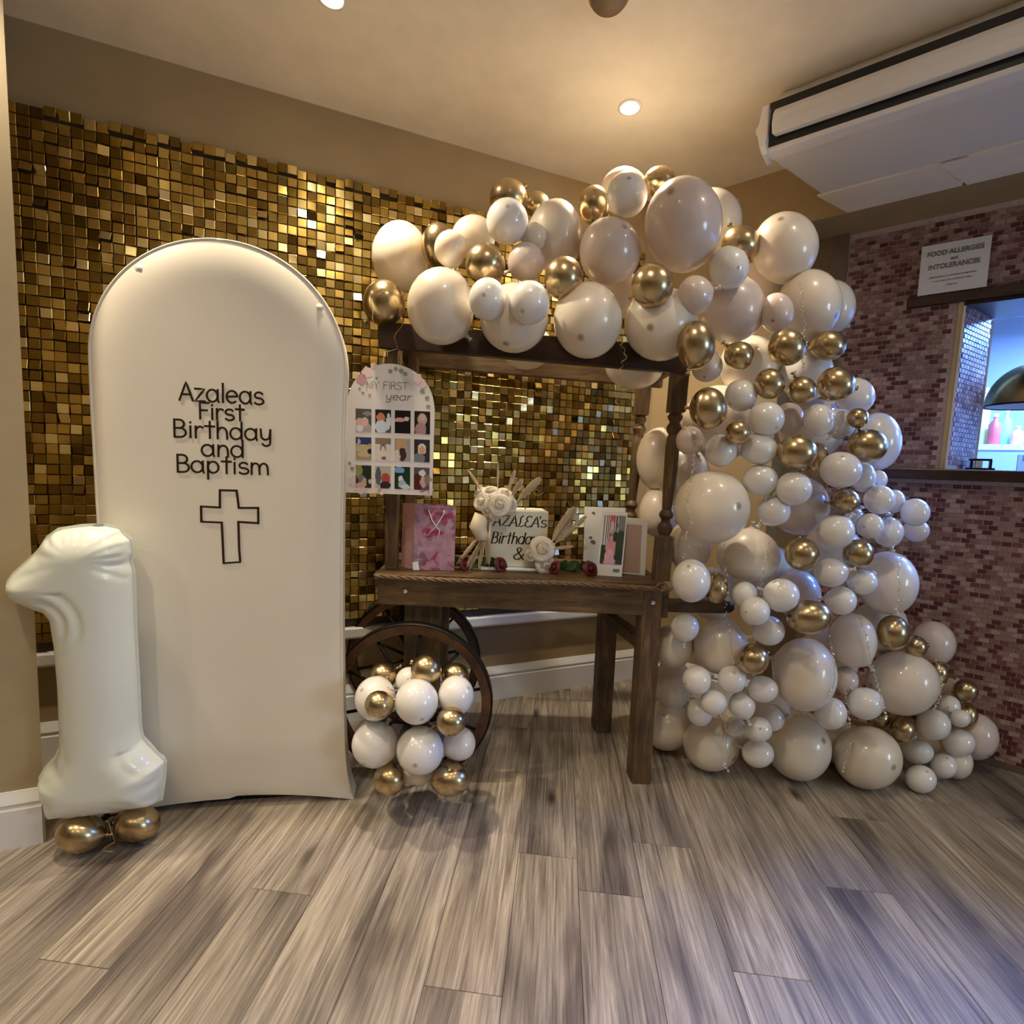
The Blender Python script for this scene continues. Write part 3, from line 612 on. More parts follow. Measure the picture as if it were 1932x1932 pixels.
MB().grid(back).grid(sideL).grid(sideR).grid([front[0], back[0]]).build('side_and_back_cover', M['spandex'], PO, loc=AL, auto=50)
rim = [apos(a_left(z), max(z, .0), 0) for z in zs]+[apos(a_right(z), z, 0) for z in zs[::-1]]
MB().tube(rim[1:-1], .0045, 8).build('edge_piping', M['spandex'], PO, True, AL)
MB().tube([apos(s, .004, -.05) for s in np.linspace(-.02, .76, 8)], .008, 8).tube([apos(.745, 0.006, -.06), apos(.745, .006, -.01)], .006, 8).tube([apos(-.02, .008, -.06), apos(-.02, .008, .02)], .009, 8).build('foot_frame', M['iron'], PO, loc=AL)
for s, z in ((.135, 1.815), (.668, 1.745)):
    MB().lathe([(0, .007), (.004, .006), (.009, .002), (.014, 0)], apos(s, z, a_front(s, z)), 14, ax=AN).build('frame_bump', M['spandex'], PO, True, AL)
asurf = lambda s, z, h: apos(s, z, a_front(s, z)+h+.0012)
LN = [('Azaleas', .247, .497, 1.417, .058), ('First', .303, .437, 1.361, .052), ('Birthday', .226, .522, 1.300, .055), ('and', .309, .437, 1.242, .055), ('Baptism', .233, .514, 1.188, .055)]
for wd, xa, xb, yb, hh in LN: ribbon_strokes(word_strokes(wd, xa, xb, yb, hh), .0033, asurf, M['ink'], PO, 'lettering', apos(xa, yb, .02))
cr_ = [(.362, 1.132), (.413, 1.132), (.419, 1.075), (.479, 1.076), (.479, 1.025), (.417, 1.028), (.421, .893), (.37, .889), (.366, 1.025), (.304, 1.027), (.304, 1.077), (.361, 1.075)]
segs = [[cr_[i], cr_[(i+1) % 12]] for i in range(12)]
segs[5] = [(.417, 1.028), (.4185, .935)]; segs.append([(.419, .930), (.421, .897)])
ribbon_strokes(segs, .0036, asurf, M['ink'], PO, 'cross_outline', apos(.39, 1, .02))

# ------------------------------------------------------------------ the foil number
O1 = np.array([-1.16, 1.5, 0]); D1 = nrm([.97, .24, 0]); N1 = np.array([D1[1], -D1[0], 0])
if N1[1] > 0: N1 = -N1
ol = [(-.309, .855), (-.294, .877), (-.255, .917), (-.23, .945), (-.207, .985), (-.18, 1.008), (-.122, 1.019), (-.072, 1.022), (-.028, 1.012), (-.018, .995), (-.001, .977), (.002, .939), (-.003, .912), (.004, .879), (.003, .716), (.007, .53), (.008, .385), (.015, .34), (.046, .295), (.075, .259), (.071, .204), (.061, .133), (.042, .125), (-.065, .117), (-.169, .115), (-.224, .119), (-.238, .134), (-.253, .199), (-.256, .243), (-.24, .272), (-.212, .306), (-.196, .342), (-.195, .422), (-.194, .544), (-.198, .664), (-.205, .741), (-.218, .76), (-.242, .772), (-.279, .791), (-.295, .803), (-.307, .832)]
OL = np.array(ol)
def dist_poly(p):
    a = OL; b = np.roll(OL, -1, 0); ab = b-a; tt = np.clip(((p-a)*ab).sum(1)/(ab**2).sum(1), 0, 1); return np.min(np.hypot(*(a+ab*tt[:, None]-p).T))
def row_span(z):
    xs = []
    for (xa, za), (xb, zb) in zip(ol, ol[1:]+ol[:1]):
        if (za-z)*(zb-z) < 0 or za == z: xs.append(xa+(xb-xa)*(z-za)/(zb-za+1e-12))
    return min(xs), max(xs)
zz_ = np.concatenate([np.linspace(.1165, .35, 46), np.linspace(.358, .70, 22), np.linspace(.708, 1.0205, 60)])
fr, bk = [], []
T1 = .098; cen = np.array([-.1, .62])
for z in zz_:
    l, r = row_span(z); rf, rb = [], []
    for u in np.linspace(-1, 1, 45):
        s = (l+r)/2+math.sin(u*math.pi/2)*(r-l)/2; d = dist_poly(np.array([s, z])); k = min(1, d/T1); h = .085*math.sqrt(1-(1-k)**2)
        # puckers along the seam near the ends
        e = math.exp(-(d/.035)**1.5)
        endz = 1 if (z > .86 or z < .33 or s < -.2) else .15
        g = math.atan2(z-(.93 if z > .7 else .2), s-(-.1)); h *= 1-.13*e*endz*(.5+.5*math.sin(g*(17 if z > .7 else 14)+1.3*math.sin(3*g)))**2
        # folds at the neck of the flag and above the foot
        q = math.hypot(s+.215, z-.735); h -= .013*math.exp(-((q-.075)/.010)**2)*(1 if -.21 < s < -.09 and z < .83 else 0)*k+.008*math.exp(-((q-.115)/.010)**2)*(1 if -.21 < s < -.07 and z < .84 else 0)*k
        for sg, cxx in ((1, .03), (-1, -.215)):
            q2 = math.hypot((s-cxx-sg*.05), z-.345); h -= .007*math.exp(-((q2-.075)/.009)**2)*k+.006*math.exp(-((q2-.105)/.008)**2)*k
        h = max(h, 0)
        rf.append(O1+D1*s+Z3*z+N1*h); rb.append(O1+D1*s+Z3*z-N1*h*.95)
    fr.append(rf); bk.append(rb)
NB = thing('number_balloon', 'tall white foil balloon in the shape of a number one', 'balloon', O1+D1*-.1+Z3*.117)
MB().grid(fr).grid(bk).build('foil_body', M['foil'], NB, True, O1)
m = MB(); n = len(ol); nn_ = []
for i in range(n):
    a, b = OL[i-1], OL[(i+1) % n]; tt = nrm(b-a); nn_.append(np.array([-tt[1], tt[0]]))
outer = [OL[i]+nn_[i]*.008*(1 if True else 0) for i in range(n)]; inner = [OL[i]-nn_[i]*.004 for i in range(n)]
for h, k in ((.0008, 1),):
    v = [O1+D1*p[0]+Z3*p[1]+N1*h for p in outer]+[O1+D1*p[0]+Z3*p[1]+N1*h for p in inner]+[O1+D1*p[0]+Z3*p[1]-N1*h for p in outer]+[O1+D1*p[0]+Z3*p[1]-N1*h for p in inner]
    f = []
    for i in range(n): j = (i+1) % n; f += [(i, j, n+j, n+i), (2*n+i, 3*n+i, 3*n+j, 2*n+j), (i, 2*n+i, 2*n+j, j)]
    m.add(v, f)
m.build('seam_edge', M['foil'], NB, loc=O1)

# ------------------------------------------------------------------ cart
FX0, FX1, FY, BY = -.50, .60, 1.90, 2.34
CT = thing('candy_cart', 'dark wooden market cart with roof, spoked wheels and turned posts', 'cart', (.05, 2.1, 0))
ct = lambda mb, name, m, loc, **k: mb.build(name, m, CT, loc=loc, **k)
# legs on the right
ct(MB().box((.522, 1.885, 0), (.074, .002, 0), (-.008, .074, 0), (0, 0, .80)), 'leg', M['cart'], (.56, 1.92, 0), bevel=.004)
ct(MB().box((.436, 2.27, 0), (.078, .002, 0), (-.008, .074, 0), (0, 0, .79)), 'leg', M['cart'], (.47, 2.3, 0), bevel=.004)
# aprons
ct(MB().box((FX0-.01, FY, .690), (1.035, -.012, 0), (0, .028, 0), (0, 0, .108)), 'front_apron', M['cartx'], (0, FY, .69), bevel=.004)
ct(MB().box((FX0-.02, BY-.03, .690), (1.05, .0, 0), (0, .028, 0), (0, 0, .108)), 'back_apron', M['cartx'], (0, BY, .69), bevel=.004)
ct(MB().box((FX0-.01, FY+.03, .690), (.028, .0, 0), (-.01, BY-FY-.06, 0), (0, 0, .108)), 'side_apron', M['cartx'], (FX0, 2.1, .69), bevel=.004)
ct(MB().box((.598, FY+.0, .680), (.026, .0, 0), (-.04, BY-FY-.03, 0), (0, 0, .118)), 'side_apron', M['cartx'], (.6, 2.1, .69), bevel=.004)
# table boards
for i in range(5):
    y0 = FY-.014+i*.091
    ct(MB().box((FX0-.02-.004*i, y0, .800), (1.13, -.0, 0), (0, .0895, 0), (0, 0, .018)), 'table_board', M['cartx'], (0, y0, .8), bevel=.003)
# rope along the front edge
rp = [np.array([x, FY-.020-.012*(x+.5)/1.1+.002*math.sin(x*9), .806+.003*math.sin(x*7)]) for x in np.linspace(FX0-.02, .615, 130)]
m = MB()
for ph in (0, 2*math.pi/3, 4*math.pi/3):
    pts = []
    for i, p in enumerate(rp): g = ph+i*.55; pts.append(p+np.array([0, math.cos(g)*.005, math.sin(g)*.005]))
    m.tube(pts, .0048, 6)
ct(m, 'edge_rope', M['rope'], (0, FY, .806), smooth=True)
m = MB(); kp = np.array([.578, FY-.03, .812])
m.tube([kp+np.array([math.cos(g)*.016, -.006+.006*math.sin(2*g), math.sin(g)*.014]) for g in np.linspace(0, 6.6, 22)], .006, 6)
m.tube([kp+np.array([.0, -.006, 0]), kp+np.array([.02, -.012, -.006]), kp+np.array([.05, -.01, .0]), kp+np.array([.075, 0, .004])], .0055, 6)
ct(m, 'rope_knot', M['rope'], kp, smooth=True)
# bolts
for b in ((-.402, FY-.004, .748), (.556, 1.882, .745)):
    ct(MB().lathe([(0, .009), (.005, .0085), (.009, .006), (.0105, .001), (.0105, 0)], b, 16, ax=(0, -1, 0)), 'bolt', M['chrome'], b, smooth=True)
# handle
ct(MB().box((.62, FY+.012, .700), (.24, .012, 0), (0, .024, 0), (0, 0, .052)), 'handle', M['cartx'], (.62, FY, .7), bevel=.004)
ct(MB().lathe([(0, .03), (.014, .028), (.022, .015), (.024, 0), (.02, -.008), (0, -.008)], (.862, FY+.035, .724), 18, ax=(1, 0, 0)), 'handle_knob', M['dwood'], (.86, FY, .72), smooth=True)
# side stretcher between the right-hand legs
ct(MB().box((.455, 2.25, .535), (.05, .0, 0), (.075, -.345, 0), (0, 0, .05)), 'stretcher', M['cart'], (.5, 2.1, .56), bevel=.003)
# axle uprights and boards on the left
ct(MB().box((-.415, 1.945, .30), (.145, 0, 0), (0, .05, 0), (0, 0, .395)), 'axle_upright', M['cart'], (-.36, 1.97, .3), bevel=.003)
ct(MB().box((-.415, 2.20, .30), (.145, 0, 0), (0, .05, 0), (0, 0, .395)), 'axle_upright', M['cart'], (-.36, 2.22, .3), bevel=.003)
ct(MB().box((-.385, 1.985, .34), (.09, 0, 0), (0, .22, 0), (0, 0, .20)), 'axle_block', M['dwood'], (-.36, 2.1, .4), bevel=.003)
def wheel(cx_, cy_):
    c = np.array([cx_, cy_, .318]); Rr = .316
    q = []
    def ringmb(r0, r1, th):
        m = MB(); n = 72; v = []
        for k in range(n):
            g = 2*math.pi*k/n; d = np.array([math.cos(g), 0, math.sin(g)])
            for r, y in ((r0, -th), (r1-.004, -th), (r1, -th+.004), (r1, th-.004), (r1-.004, th), (r0, th)): v.append(c+d*r+np.array([0, y, 0]))
        return m.add(v, [(k*6+j, k*6+(j+1) % 6, ((k+1) % n)*6+(j+1) % 6, ((k+1) % n)*6+j) for k in range(n) for j in range(6)])
    rimo = ringmb(Rr-.043, Rr-.004, .016).build('wheel_rim', M['wheel'], CT, loc=c, auto=40)
    ringmb(Rr-.0045, Rr, .019).build('tyre', M['iron'], rimo, loc=c, auto=40)
    hub = MB().lathe([(0, -.05), (.022, -.05), (.026, -.044), (.026, -.03), (.04, -.022), (.043, 0), (.04, .022), (.026, .03), (.026, .045), (0, .045)], c, 24, ax=(0, -1, 0)).build('hub', M['dwood'], CT, loc=c, auto=40)
    for k in range(10):
        g = 2*math.pi*(k+.35)/10; d = np.array([math.cos(g), 0, math.sin(g)])
        MB().tube([c+d*.035, c+d*.16, c+d*(Rr-.04)], [.0075, .0075, .006], 10).build('spoke', M['iron'], CT, True, c)
wheel(-.362, 1.872); wheel(-.438, 2.29)
ct(MB().tube([(-.362, 1.85, .318), (-.40, 2.1, .318), (-.438, 2.32, .318)], .012, 12), 'axle', M['iron'], (-.4, 2.1, .318), smooth=True)
# posts
def turned(x0, y0, z0, x1, y1, z1, k, name='post'):
    prof = [(.034, 0), (.034, .0)]
    L = z1-z0; segs = [(0, .034), (.20, .034), (.205, .03), (.215, .02), (.225, .026), (.245, .031), (.262, .026), (.272, .018), (.285, .017), (.295, .024), (.305, .028), (.318, .025), (.33, .018), (.35, .019), (.45, .023), (.55, .026), (.62, .027), (.66, .024), (.675, .019), (.69, .027), (.705, .030), (.72, .024), (.73, .019), (.745, .027), (.757, .029), (.77, .022), (.78, .033), (1, .033)]
    ax = np.array([x1-x0, y1-y0, L])
    m = MB(); o = np.array([x0, y0, z0]); z = nrm(ax); LL = np.linalg.norm(ax)
    m.lathe([(r*k, h*LL) for h, r in segs[2:-2]], o, 18, ax=ax)
    q = [np.array([math.cos(math.pi/4+math.pi/2*i), math.sin(math.pi/4+math.pi/2*i), 0])*.036*k*1.15 for i in range(4)]
    m.prism([o+p for p in q], ax*.205); m.prism([o+ax*.775+p for p in q], ax*.225)
    return m.build(name, M['cart'], CT, loc=o, auto=35)
turned(.604, 1.965, .818, .620, 1.95, 1.67, 1.0)
turned(.545, 2.31, .818, .58, 2.32, 1.70, 1.0)
ct(MB().box((-.500, 1.955, .818), (.048, 0, 0), (0, .045, 0), (0, 0, .90)), 'post', M['cart'], (-.48, 1.97, .82), bevel=.004)
ct(MB().box((-.495, 2.29, .818), (.045, 0, 0), (0, .045, 0), (0, 0, .90)), 'post', M['cart'], (-.48, 2.3, .82), bevel=.004)
# roof
ct(MB().box((-.525, 1.915, 1.672), (1.165, 0, -.052), (0, .035, 0), (0, 0, .095)), 'roof_beam', M['dwood'], (0, 1.93, 1.65), bevel=.004)
ct(MB().box((-.53, 2.335, 1.688), (1.2, 0, -.055), (0, .03, 0), (0, 0, .14)), 'roof_beam', M['cartx'], (0, 2.35, 1.65), bevel=.004)
for x in (-.525, .61):
    ct(MB().box((x, 1.95, 1.70 if x < 0 else 1.65), (.03, 0, 0), (0, .385, 0), (0, 0, .07)), 'roof_side_rail', M['dwood'], (x, 2.1, 1.7), bevel=.003)


# ------------------------------------------------------------------ balloons
# px, py, half width, half height (as seen), layer (0 front .. 4 back), latex, tip offset or None, label
BAL = [
# --- along the cart roof
(755,486,55,68,2.2,'I',None,'big ivory balloon at the far left end of the garland'),
(724.5,572,41,44,1.0,'G',None,'gold balloon at the left end of the garland, above the photo board'),
(832.5,580,65,74,.8,'I',None,'big ivory balloon on the left of the cart roof beam, lowest of that end'),
(827,463,34,44,1.6,'G',None,'gold balloon tucked behind the small cream balloon at the left end'),
(850.5,470,32,36,.6,'I',None,'small cream balloon between two gold ones at the left end of the garland'),
(893,447,43,42,2.0,'I',None,'ivory balloon behind the gold one on the left half of the roof'),
(957,419,41,45,.9,'W',(0,-28),'white balloon with a dark tip directly under the topmost left gold balloon'),
(916,499,39,40,.4,'G',None,'gold balloon above the pair of small white ones on the roof beam'),
(960,374,37,38,2.0,'G',None,'topmost gold balloon on the left half of the garland'),
(1012,386,27,26,3.0,'G',None,'gold balloon peeping out behind the left top, mostly hidden'),
(1047,447,53,70,1.3,'I',None,'big glowing ivory balloon in the upper middle of the roof garland'),
(1006,447,26,28,1.0,'I',None,'small cream balloon wedged between the white one and the glowing ivory one'),
(992,495,36,38,.7,'B',None,'small blush balloon in the middle of the left roof cluster'),
(1064,526,38,42,.4,'G',None,'gold balloon in the middle of the roof, right of the small white pair'),
(920,565,36,41,.2,'W',(-7,-8),'left one of the small white pair hanging over the roof beam'),
(999.5,571,39,42,.2,'W',(-13,16),'right one of the small white pair hanging over the roof beam'),
(970,600,66,67,1.1,'I',(-14,47),'big ivory balloon below the small white pair on the roof beam'),
(1109,605,66,73,1.0,'I',(-11,31),'big ivory balloon on the middle of the roof beam'),
(993,655,50,43,3.0,'I',None,'ivory balloon hanging behind the roof beam, left of centre'),
(1197,688,57,47,2.5,'I',None,'ivory balloon hanging behind the roof beam near its right end'),
(1121,388,31,38,1.6,'G',None,'gold balloon at the top beside the white one, upper middle of the garland'),
(1183,368,40,44,.8,'W',(2,-30),'white balloon with a dark tip at the crest of the garland'),
(1178,361,47,46,2.2,'I',None,'cream balloon glowing behind the white one at the crest'),
(1149.6,476,60,65,1.0,'B',(26,-45),'blush balloon left of the biggest balloon of the garland'),
(1245,343,32,30,1.8,'G',None,'gold balloon at the very top of the garland'),
(1288.6,428,76,92,.6,'B',None,'biggest blush balloon at the top of the garland'),
(1342,418,60,64,2.8,'I',None,'cream balloon showing behind the right side of the biggest blush one'),
(1397,461,38,37,1.5,'G',None,'gold balloon right of the biggest blush balloon'),
(1374.6,506,39,42,.3,'W',(18,1),'white balloon with a dark tip below the right top gold one'),
(1230,540,41,44,.2,'G',None,'gold balloon below the biggest blush balloon'),
(1311.7,556,34,37,.2,'B',None,'small blush balloon right of the gold one over the roof corner'),
(1170,555,42,48,2.6,'I',None,'glowing cream balloon deep between the roof balloons, right of centre'),
(1246,612,70,71,1.1,'I',(-18,5),'big ivory balloon over the right end of the roof beam'),
(1378,583,66,66,1.0,'B',None,'big blush balloon above the right roof corner'),
(1480,470,64,70,1.6,'I',None,'big ivory balloon on the right shoulder of the garland'),
(1465,590,33,39,.9,'B',(-5,16),'small blush balloon with a dark tip on the right shoulder'),
(1525,578,63,71,1.4,'I',(48,25),'big ivory balloon below the right shoulder, a bead string hanging over it'),
(1568,580,47,53,2.4,'I',None,'ivory balloon at the right edge of the shoulder against the brick wall'),
(1435,545,52,55,2.4,'I',None,'ivory balloon filling the gap behind the right shoulder'),
# --- upper cascade
(1312.7,652,37,47,.0,'G',None,'gold balloon with its knot pointing down at the right roof corner'),
(1394,671,29,28,.3,'G',None,'small round gold balloon right of the one at the roof corner'),
(1485,655,37,37,.2,'G',None,'gold balloon under the right shoulder with the beads beside it'),
(1562,652,35,30,.8,'G',None,'teardrop gold balloon at the right edge near the brick wall'),
(1333.5,690,30,33,.9,'B',(-2,22),'small blush balloon just below the roof corner'),
(1415,690,60,58,2.3,'I',None,'big ivory balloon behind the small round gold one'),
(1520,705,52,54,2.0,'W',None,'big pale balloon behind the gold trio on the right'),
(1452,724,29.5,30,.3,'G',None,'gold balloon left in the row of three above the small white trio'),
(1513,736,28,27,.2,'G',None,'gold balloon in the middle of the row of three, a sparkling bead on it'),
(1577.5,725,37,34,.5,'G',None,'gold balloon right in the row of three, next to the brick wall'),
(1612,748,38,37,1.5,'W',None,'white balloon behind the right one of the three gold ones'),
(1335.6,771,36,41,.0,'G',None,'large gold balloon beside the top of the turned post'),
(1398,746,31,31,.6,'W',None,'white balloon right of the large gold one by the post'),
(1355,800,70,75,2.6,'I',None,'big ivory balloon behind the large gold one by the post'),
(1445,790,35,34,.2,'W',(20,17),'white balloon, left in the row of three below the gold row'),
(1488,790,29,31,.9,'B',None,'blush balloon in the row of three below the gold row'),
(1543.7,793,30,32,.3,'W',None,'white balloon right of the blush one, below the gold row'),
(1585,800,30,30,1.0,'W',None,'white balloon half hidden under the bead string at the right'),
(1618.5,789,21,20,.3,'G',None,'tiny gold balloon at the right edge of the upper cascade'),
(1654.7,833,45,57,1.4,'W',None,'big white balloon bulging out at the right, above the wooden sill'),
(1635.6,841,38.5,33,.2,'G',None,'gold balloon in front of the big white one at the right'),
(1392,816,24,24,.1,'G',None,'tiny gold balloon below and right of the large gold one by the post'),
(1432,847,34,31,.3,'W',None,'white balloon left of the double gold balloons'),
(1360,850.5,31,31,.5,'W',None,'white balloon below the tiny gold one near the post'),
(1302,832,27,28,.9,'B',None,'small blush balloon touching the turned post'),
(1502,853,39,35,.0,'G',None,'left one of the double gold balloons in mid cascade'),
(1541,866,24,33,.7,'G',None,'right one of the double gold balloons, behind the other'),
(1530,810,62,60,2.6,'I',None,'big ivory balloon behind the double gold balloons'),
(1585.6,887,40,36,.3,'W',None,'large oval white balloon right of the double gold balloons'),
(1629,901,24,30,.8,'W',None,'white balloon tucked behind the large oval one'),
(1657,905,17,19,1.0,'W',None,'tiny white balloon by the left end of the wooden sill'),
(1246,868,46,62,3.2,'I',None,'big ivory balloon behind the turned post, upper'),
(1246,967,42,50,3.4,'I',None,'glowing ivory balloon behind the turned post, lower'),
(1341,957,72.5,70,.5,'I',(48,-5),'big ivory balloon right of the turned post with a bead string on its left side'),
(1434,906,34,30,.3,'W',None,'white balloon right of the top of the big ivory one by the post'),
(1497,922,35,33,.0,'W',(21,1),'white balloon with a dark tip below the double gold balloons'),
(1508,955,56,58,1.4,'B',None,'big blush balloon behind the white one with a dark tip'),
(1459,964,32,30,.3,'W',None,'white balloon right of the middle of the big ivory one'),
(1596,946,26,24,.3,'G',None,'small gold balloon below the large oval white one'),
(1659,943,30,29,.4,'W',None,'white balloon under the end of the sill'),
(1688,946,20,23,.9,'W',None,'white balloon half hidden behind the one under the sill'),
(1726,967,28,28,.5,'W',None,'white balloon furthest out at the right, below the sill'),
(1728,1001,25,23,1.1,'B',None,'small blush balloon below the furthest right white one'),
(1290,900,50,60,2.6,'I',None,'ivory balloon filling in right behind the turned post'),
# --- middle cascade
(1304,1096,37,42,.2,'W',(-6,-28),'white balloon at the right end of the table, on the cart handle'),
(1351,1109,23,30,.8,'G',None,'gold balloon squeezed in behind the white one on the handle'),
(1411,1048,60,52,1.2,'I',None,'ivory balloon hung with two bead strings, middle of the cascade'),
(1300,1030,42,50,2.0,'I',None,'ivory balloon behind the bead string next to the post foot'),
(1512.8,1045,33,32,.3,'G',None,'gold balloon right of the one with two bead strings'),
(1577,1003,36,33,.2,'W',None,'white balloon above a gold one, centre right of the cascade'),
(1641.5,992,26,25,.3,'W',None,'small white balloon, left of a close pair at the right'),
(1676,1004,29,30,.5,'W',None,'white balloon, right of a close pair at the right'),
(1612,975,18,17,1.2,'W',None,'tiny white balloon below the small gold one'),
(1618.7,1045,30,29,.2,'G',None,'gold balloon above the big ivory one at the right'),
(1568,1080,31.5,29,.3,'W',None,'white balloon left of the gold one, above three small white ones'),
(1626.7,1098,29,25,.2,'W',None,'small oval white balloon in front of the big ivory right one'),
(1673.6,1100,57,63,1.0,'I',None,'big ivory balloon against the brick wall with a bead string down it'),
(1586,1133,30,28,.3,'W',None,'white balloon above the right of the big oval gold one'),
(1473.6,1123,34.5,33,.2,'W',None,'white balloon above the left of the big oval gold one'),
(1405,1121,24,25,.5,'W',None,'small white balloon, top of a row stepping down by the handle'),
(1424.5,1153,29,27.5,.1,'W',(-16,5),'white balloon with a dark tip, middle of the row stepping down'),
(1449.6,1190,31,29,.3,'W',None,'white balloon, bottom of the row stepping down'),
(1503,1120,46,46,1.6,'B',None,'blush balloon behind the big oval gold one'),
(1525.6,1164,43.5,34,.0,'G',None,'big oval gold balloon in the middle of the cascade'),
(1608,1208,47,54,.9,'I',None,'ivory balloon right below the big oval gold one'),
(1685,1193,31,35,.5,'G',None,'gold balloon below the big ivory one at the brick wall'),
(1728,1220,22,22,.6,'G',None,'tiny gold balloon behind the top of the big ivory pair at the right'),
(1759,1214,43,45,1.6,'B',None,'blush balloon against the brick wall, right of the tiny gold one'),
(1360,1219,52,54,1.0,'I',None,'big pale balloon below the cart handle'),
(1292,1184,27,27,1.0,'W',None,'white balloon in shade under the cart handle'),
(1445,1085,60,60,2.5,'I',None,'ivory balloon deep inside behind the bead strings'),
(1570,1050,62,62,2.5,'I',None,'ivory balloon deep inside the right of the cascade'),
(1340,1120,50,52,2.6,'I',None,'ivory balloon deep inside behind the handle'),
# --- lower cascade
(1420.7,1243,31,30,.2,'G',None,'gold balloon left of the big ivory one near the floor'),
(1517,1271,61,72,.5,'I',None,'big ivory balloon in the lower middle, a bead string down its right side'),
(1597,1284,23,28,.8,'B',None,'small blush balloon between the two big ivory ones'),
(1702,1288,70,64,.5,'I',None,'widest ivory balloon in the lower right of the cascade'),
(1771,1270,19,25,.9,'G',None,'tiny gold balloon at the right side of the widest ivory one'),
(1314.8,1283,28,28,.4,'W',None,'white balloon near the cart leg, top of the lower left cluster'),
(1380.7,1281,28,27,.5,'W',None,'white balloon under the end of a bead string, lower left cluster'),
(1438.7,1300,29.5,26,.2,'W',None,'oval white balloon at the left side of the lower middle ivory one'),
(1346,1325,26,25,.1,'W',None,'white balloon in the centre of the lower left cluster'),
(1400,1331,26,27,.2,'W',None,'white balloon right of the centre one in the lower left cluster'),
(1320.5,1343,25,27,.6,'W',None,'white balloon behind the centre one in the lower left cluster'),
(1386,1371,21,20,.8,'W',None,'tiny white balloon under the lower left cluster'),
(1457.7,1354,23,26,.7,'W',None,'small white balloon behind the pair below the lower middle ivory one'),
(1430.4,1376,27,25,.1,'W',(4,-2),'white balloon with a dark tip, upper of a pair near the floor'),
(1429.6,1421,31,28,.3,'W',None,'white balloon, lower of a pair near the floor'),
(1341,1403,55,52,'F','I',None,'big pale balloon on the floor, nearest to the cart leg'),
(1506,1410,62,64,'F','I',None,'big ivory balloon on the floor in the middle'),
(1567,1345.5,31,32,.1,'W',None,'white balloon, left of a pair above the front floor balloon'),
(1632,1327,35,32,.0,'W',None,'white balloon, right of a pair above the front floor balloon'),
(1634.6,1428,66,62,'F','I',None,'big ivory balloon on the floor, nearest the camera'),
(1703,1377,25,26,.4,'G',None,'gold balloon under the widest ivory one'),
(1659,1356,20,18,1.0,'G',None,'gold balloon half hidden above the front floor balloon'),
(1760.4,1367,33,31,.1,'W',None,'white balloon, largest of the lower right cluster'),
(1789,1334,24,24,.5,'W',None,'small white balloon, top of the lower right cluster'),
(1811,1355,20,18,.3,'W',None,'tiny white balloon in front of a dark gold one at the lower right'),
(1821.5,1303,24,23,.8,'G',None,'gold balloon at the far right by the brick wall'),
(1825,1350,20,27,1.0,'G',None,'dark gold balloon behind the tiny white one at the lower right'),
(1788,1300,22,24,1.4,'B',None,'small blush balloon left of the far right gold one'),
(1838,1388,45,48,1.6,'B',None,'blush balloon touching the brick wall near the floor'),
(1808,1401,31,28,.3,'W',None,'white balloon, right in the lower right cluster'),
(1731,1418,30,25,.4,'W',None,'oval white balloon, left in the lower right cluster'),
(1779.8,1445.6,26.5,25,.1,'W',None,'small white balloon between the lowest ones at the lower right'),
(1803,1438,33,33,.9,'I',None,'ivory balloon behind the lowest white ones at the right'),
(1737,1470,30,28,'F','W',None,'small white balloon on the floor at the right, lowest of all'),
(1258,1368,47,49,2.4,'I',None,'big ivory balloon on the floor behind the front cart leg'),
(1270,1290,38,48,2.6,'I',None,'shaded ivory balloon behind the front cart leg, above the floor one'),
(1560,1240,60,60,1.8,'I',None,'ivory balloon deep inside the lower cascade'),
(1660,1180,52,52,1.9,'I',None,'ivory balloon deep inside near the brick wall'),
(1440,1340,52,52,1.9,'I',None,'ivory balloon deep inside behind the lower left cluster'),
(1570,1395,46,46,1.6,'I',None,'ivory balloon deep inside between the floor balloons'),
(1765,1400,40,40,1.5,'I',None,'ivory balloon deep inside the lower right cluster'),
(1270,1218,40,42,1.7,'I',None,'shaded ivory balloon behind the top of the front cart leg'),
]
WBAL = [
(723.6,1274,27,25,1.2,'G',None,'gold balloon at the top left of the wheel cluster'),
(804,1263,30,30,.7,'G',None,'topmost gold balloon of the wheel cluster'),
(859,1275,27,25,1.1,'G',None,'gold balloon at the top right of the wheel cluster, against the rim'),
(709,1318,40,43,.8,'W',None,'white balloon, upper left in the wheel cluster'),
(786,1323,42,44,.2,'W',None,'white balloon, upper middle in the wheel cluster'),
(860,1312,35,38,.7,'W',None,'white balloon, upper right in the wheel cluster'),
(715.6,1329,28,27,.0,'G',None,'gold balloon in front of the upper left white one'),
(851.6,1361,29,28,.0,'G',None,'gold balloon at the right side of the wheel cluster'),
(708,1404,45,45,.6,'W',None,'white balloon, lower left in the wheel cluster'),
(793,1415,46,47,.1,'W',(-9,27),'white balloon with a dark tip, lower middle of the wheel cluster'),
(866,1403,32,33,.8,'W',None,'white balloon, lower right in the wheel cluster'),
(735.5,1469,32,32,.3,'G',None,'gold balloon at the bottom left of the wheel cluster'),
(849,1470,39,33,.3,'G',None,'gold balloon at the bottom right of the wheel cluster'),
(788,1459,27,24,.9,'I',None,'cream balloon at the bottom between two gold ones'),
(772,1284,26,26,1.3,'W',None,'white balloon behind the topmost gold one of the wheel cluster'),
]
def ray1(x, y): d = ray(x, y); return d/d[1]
XC, YD, AX = tow(RM.T@np.array([1, 0, 0.])), tow(RM.T@np.array([0, 1., 0])), tow(RM.T@np.array([0, 0, 1.]))
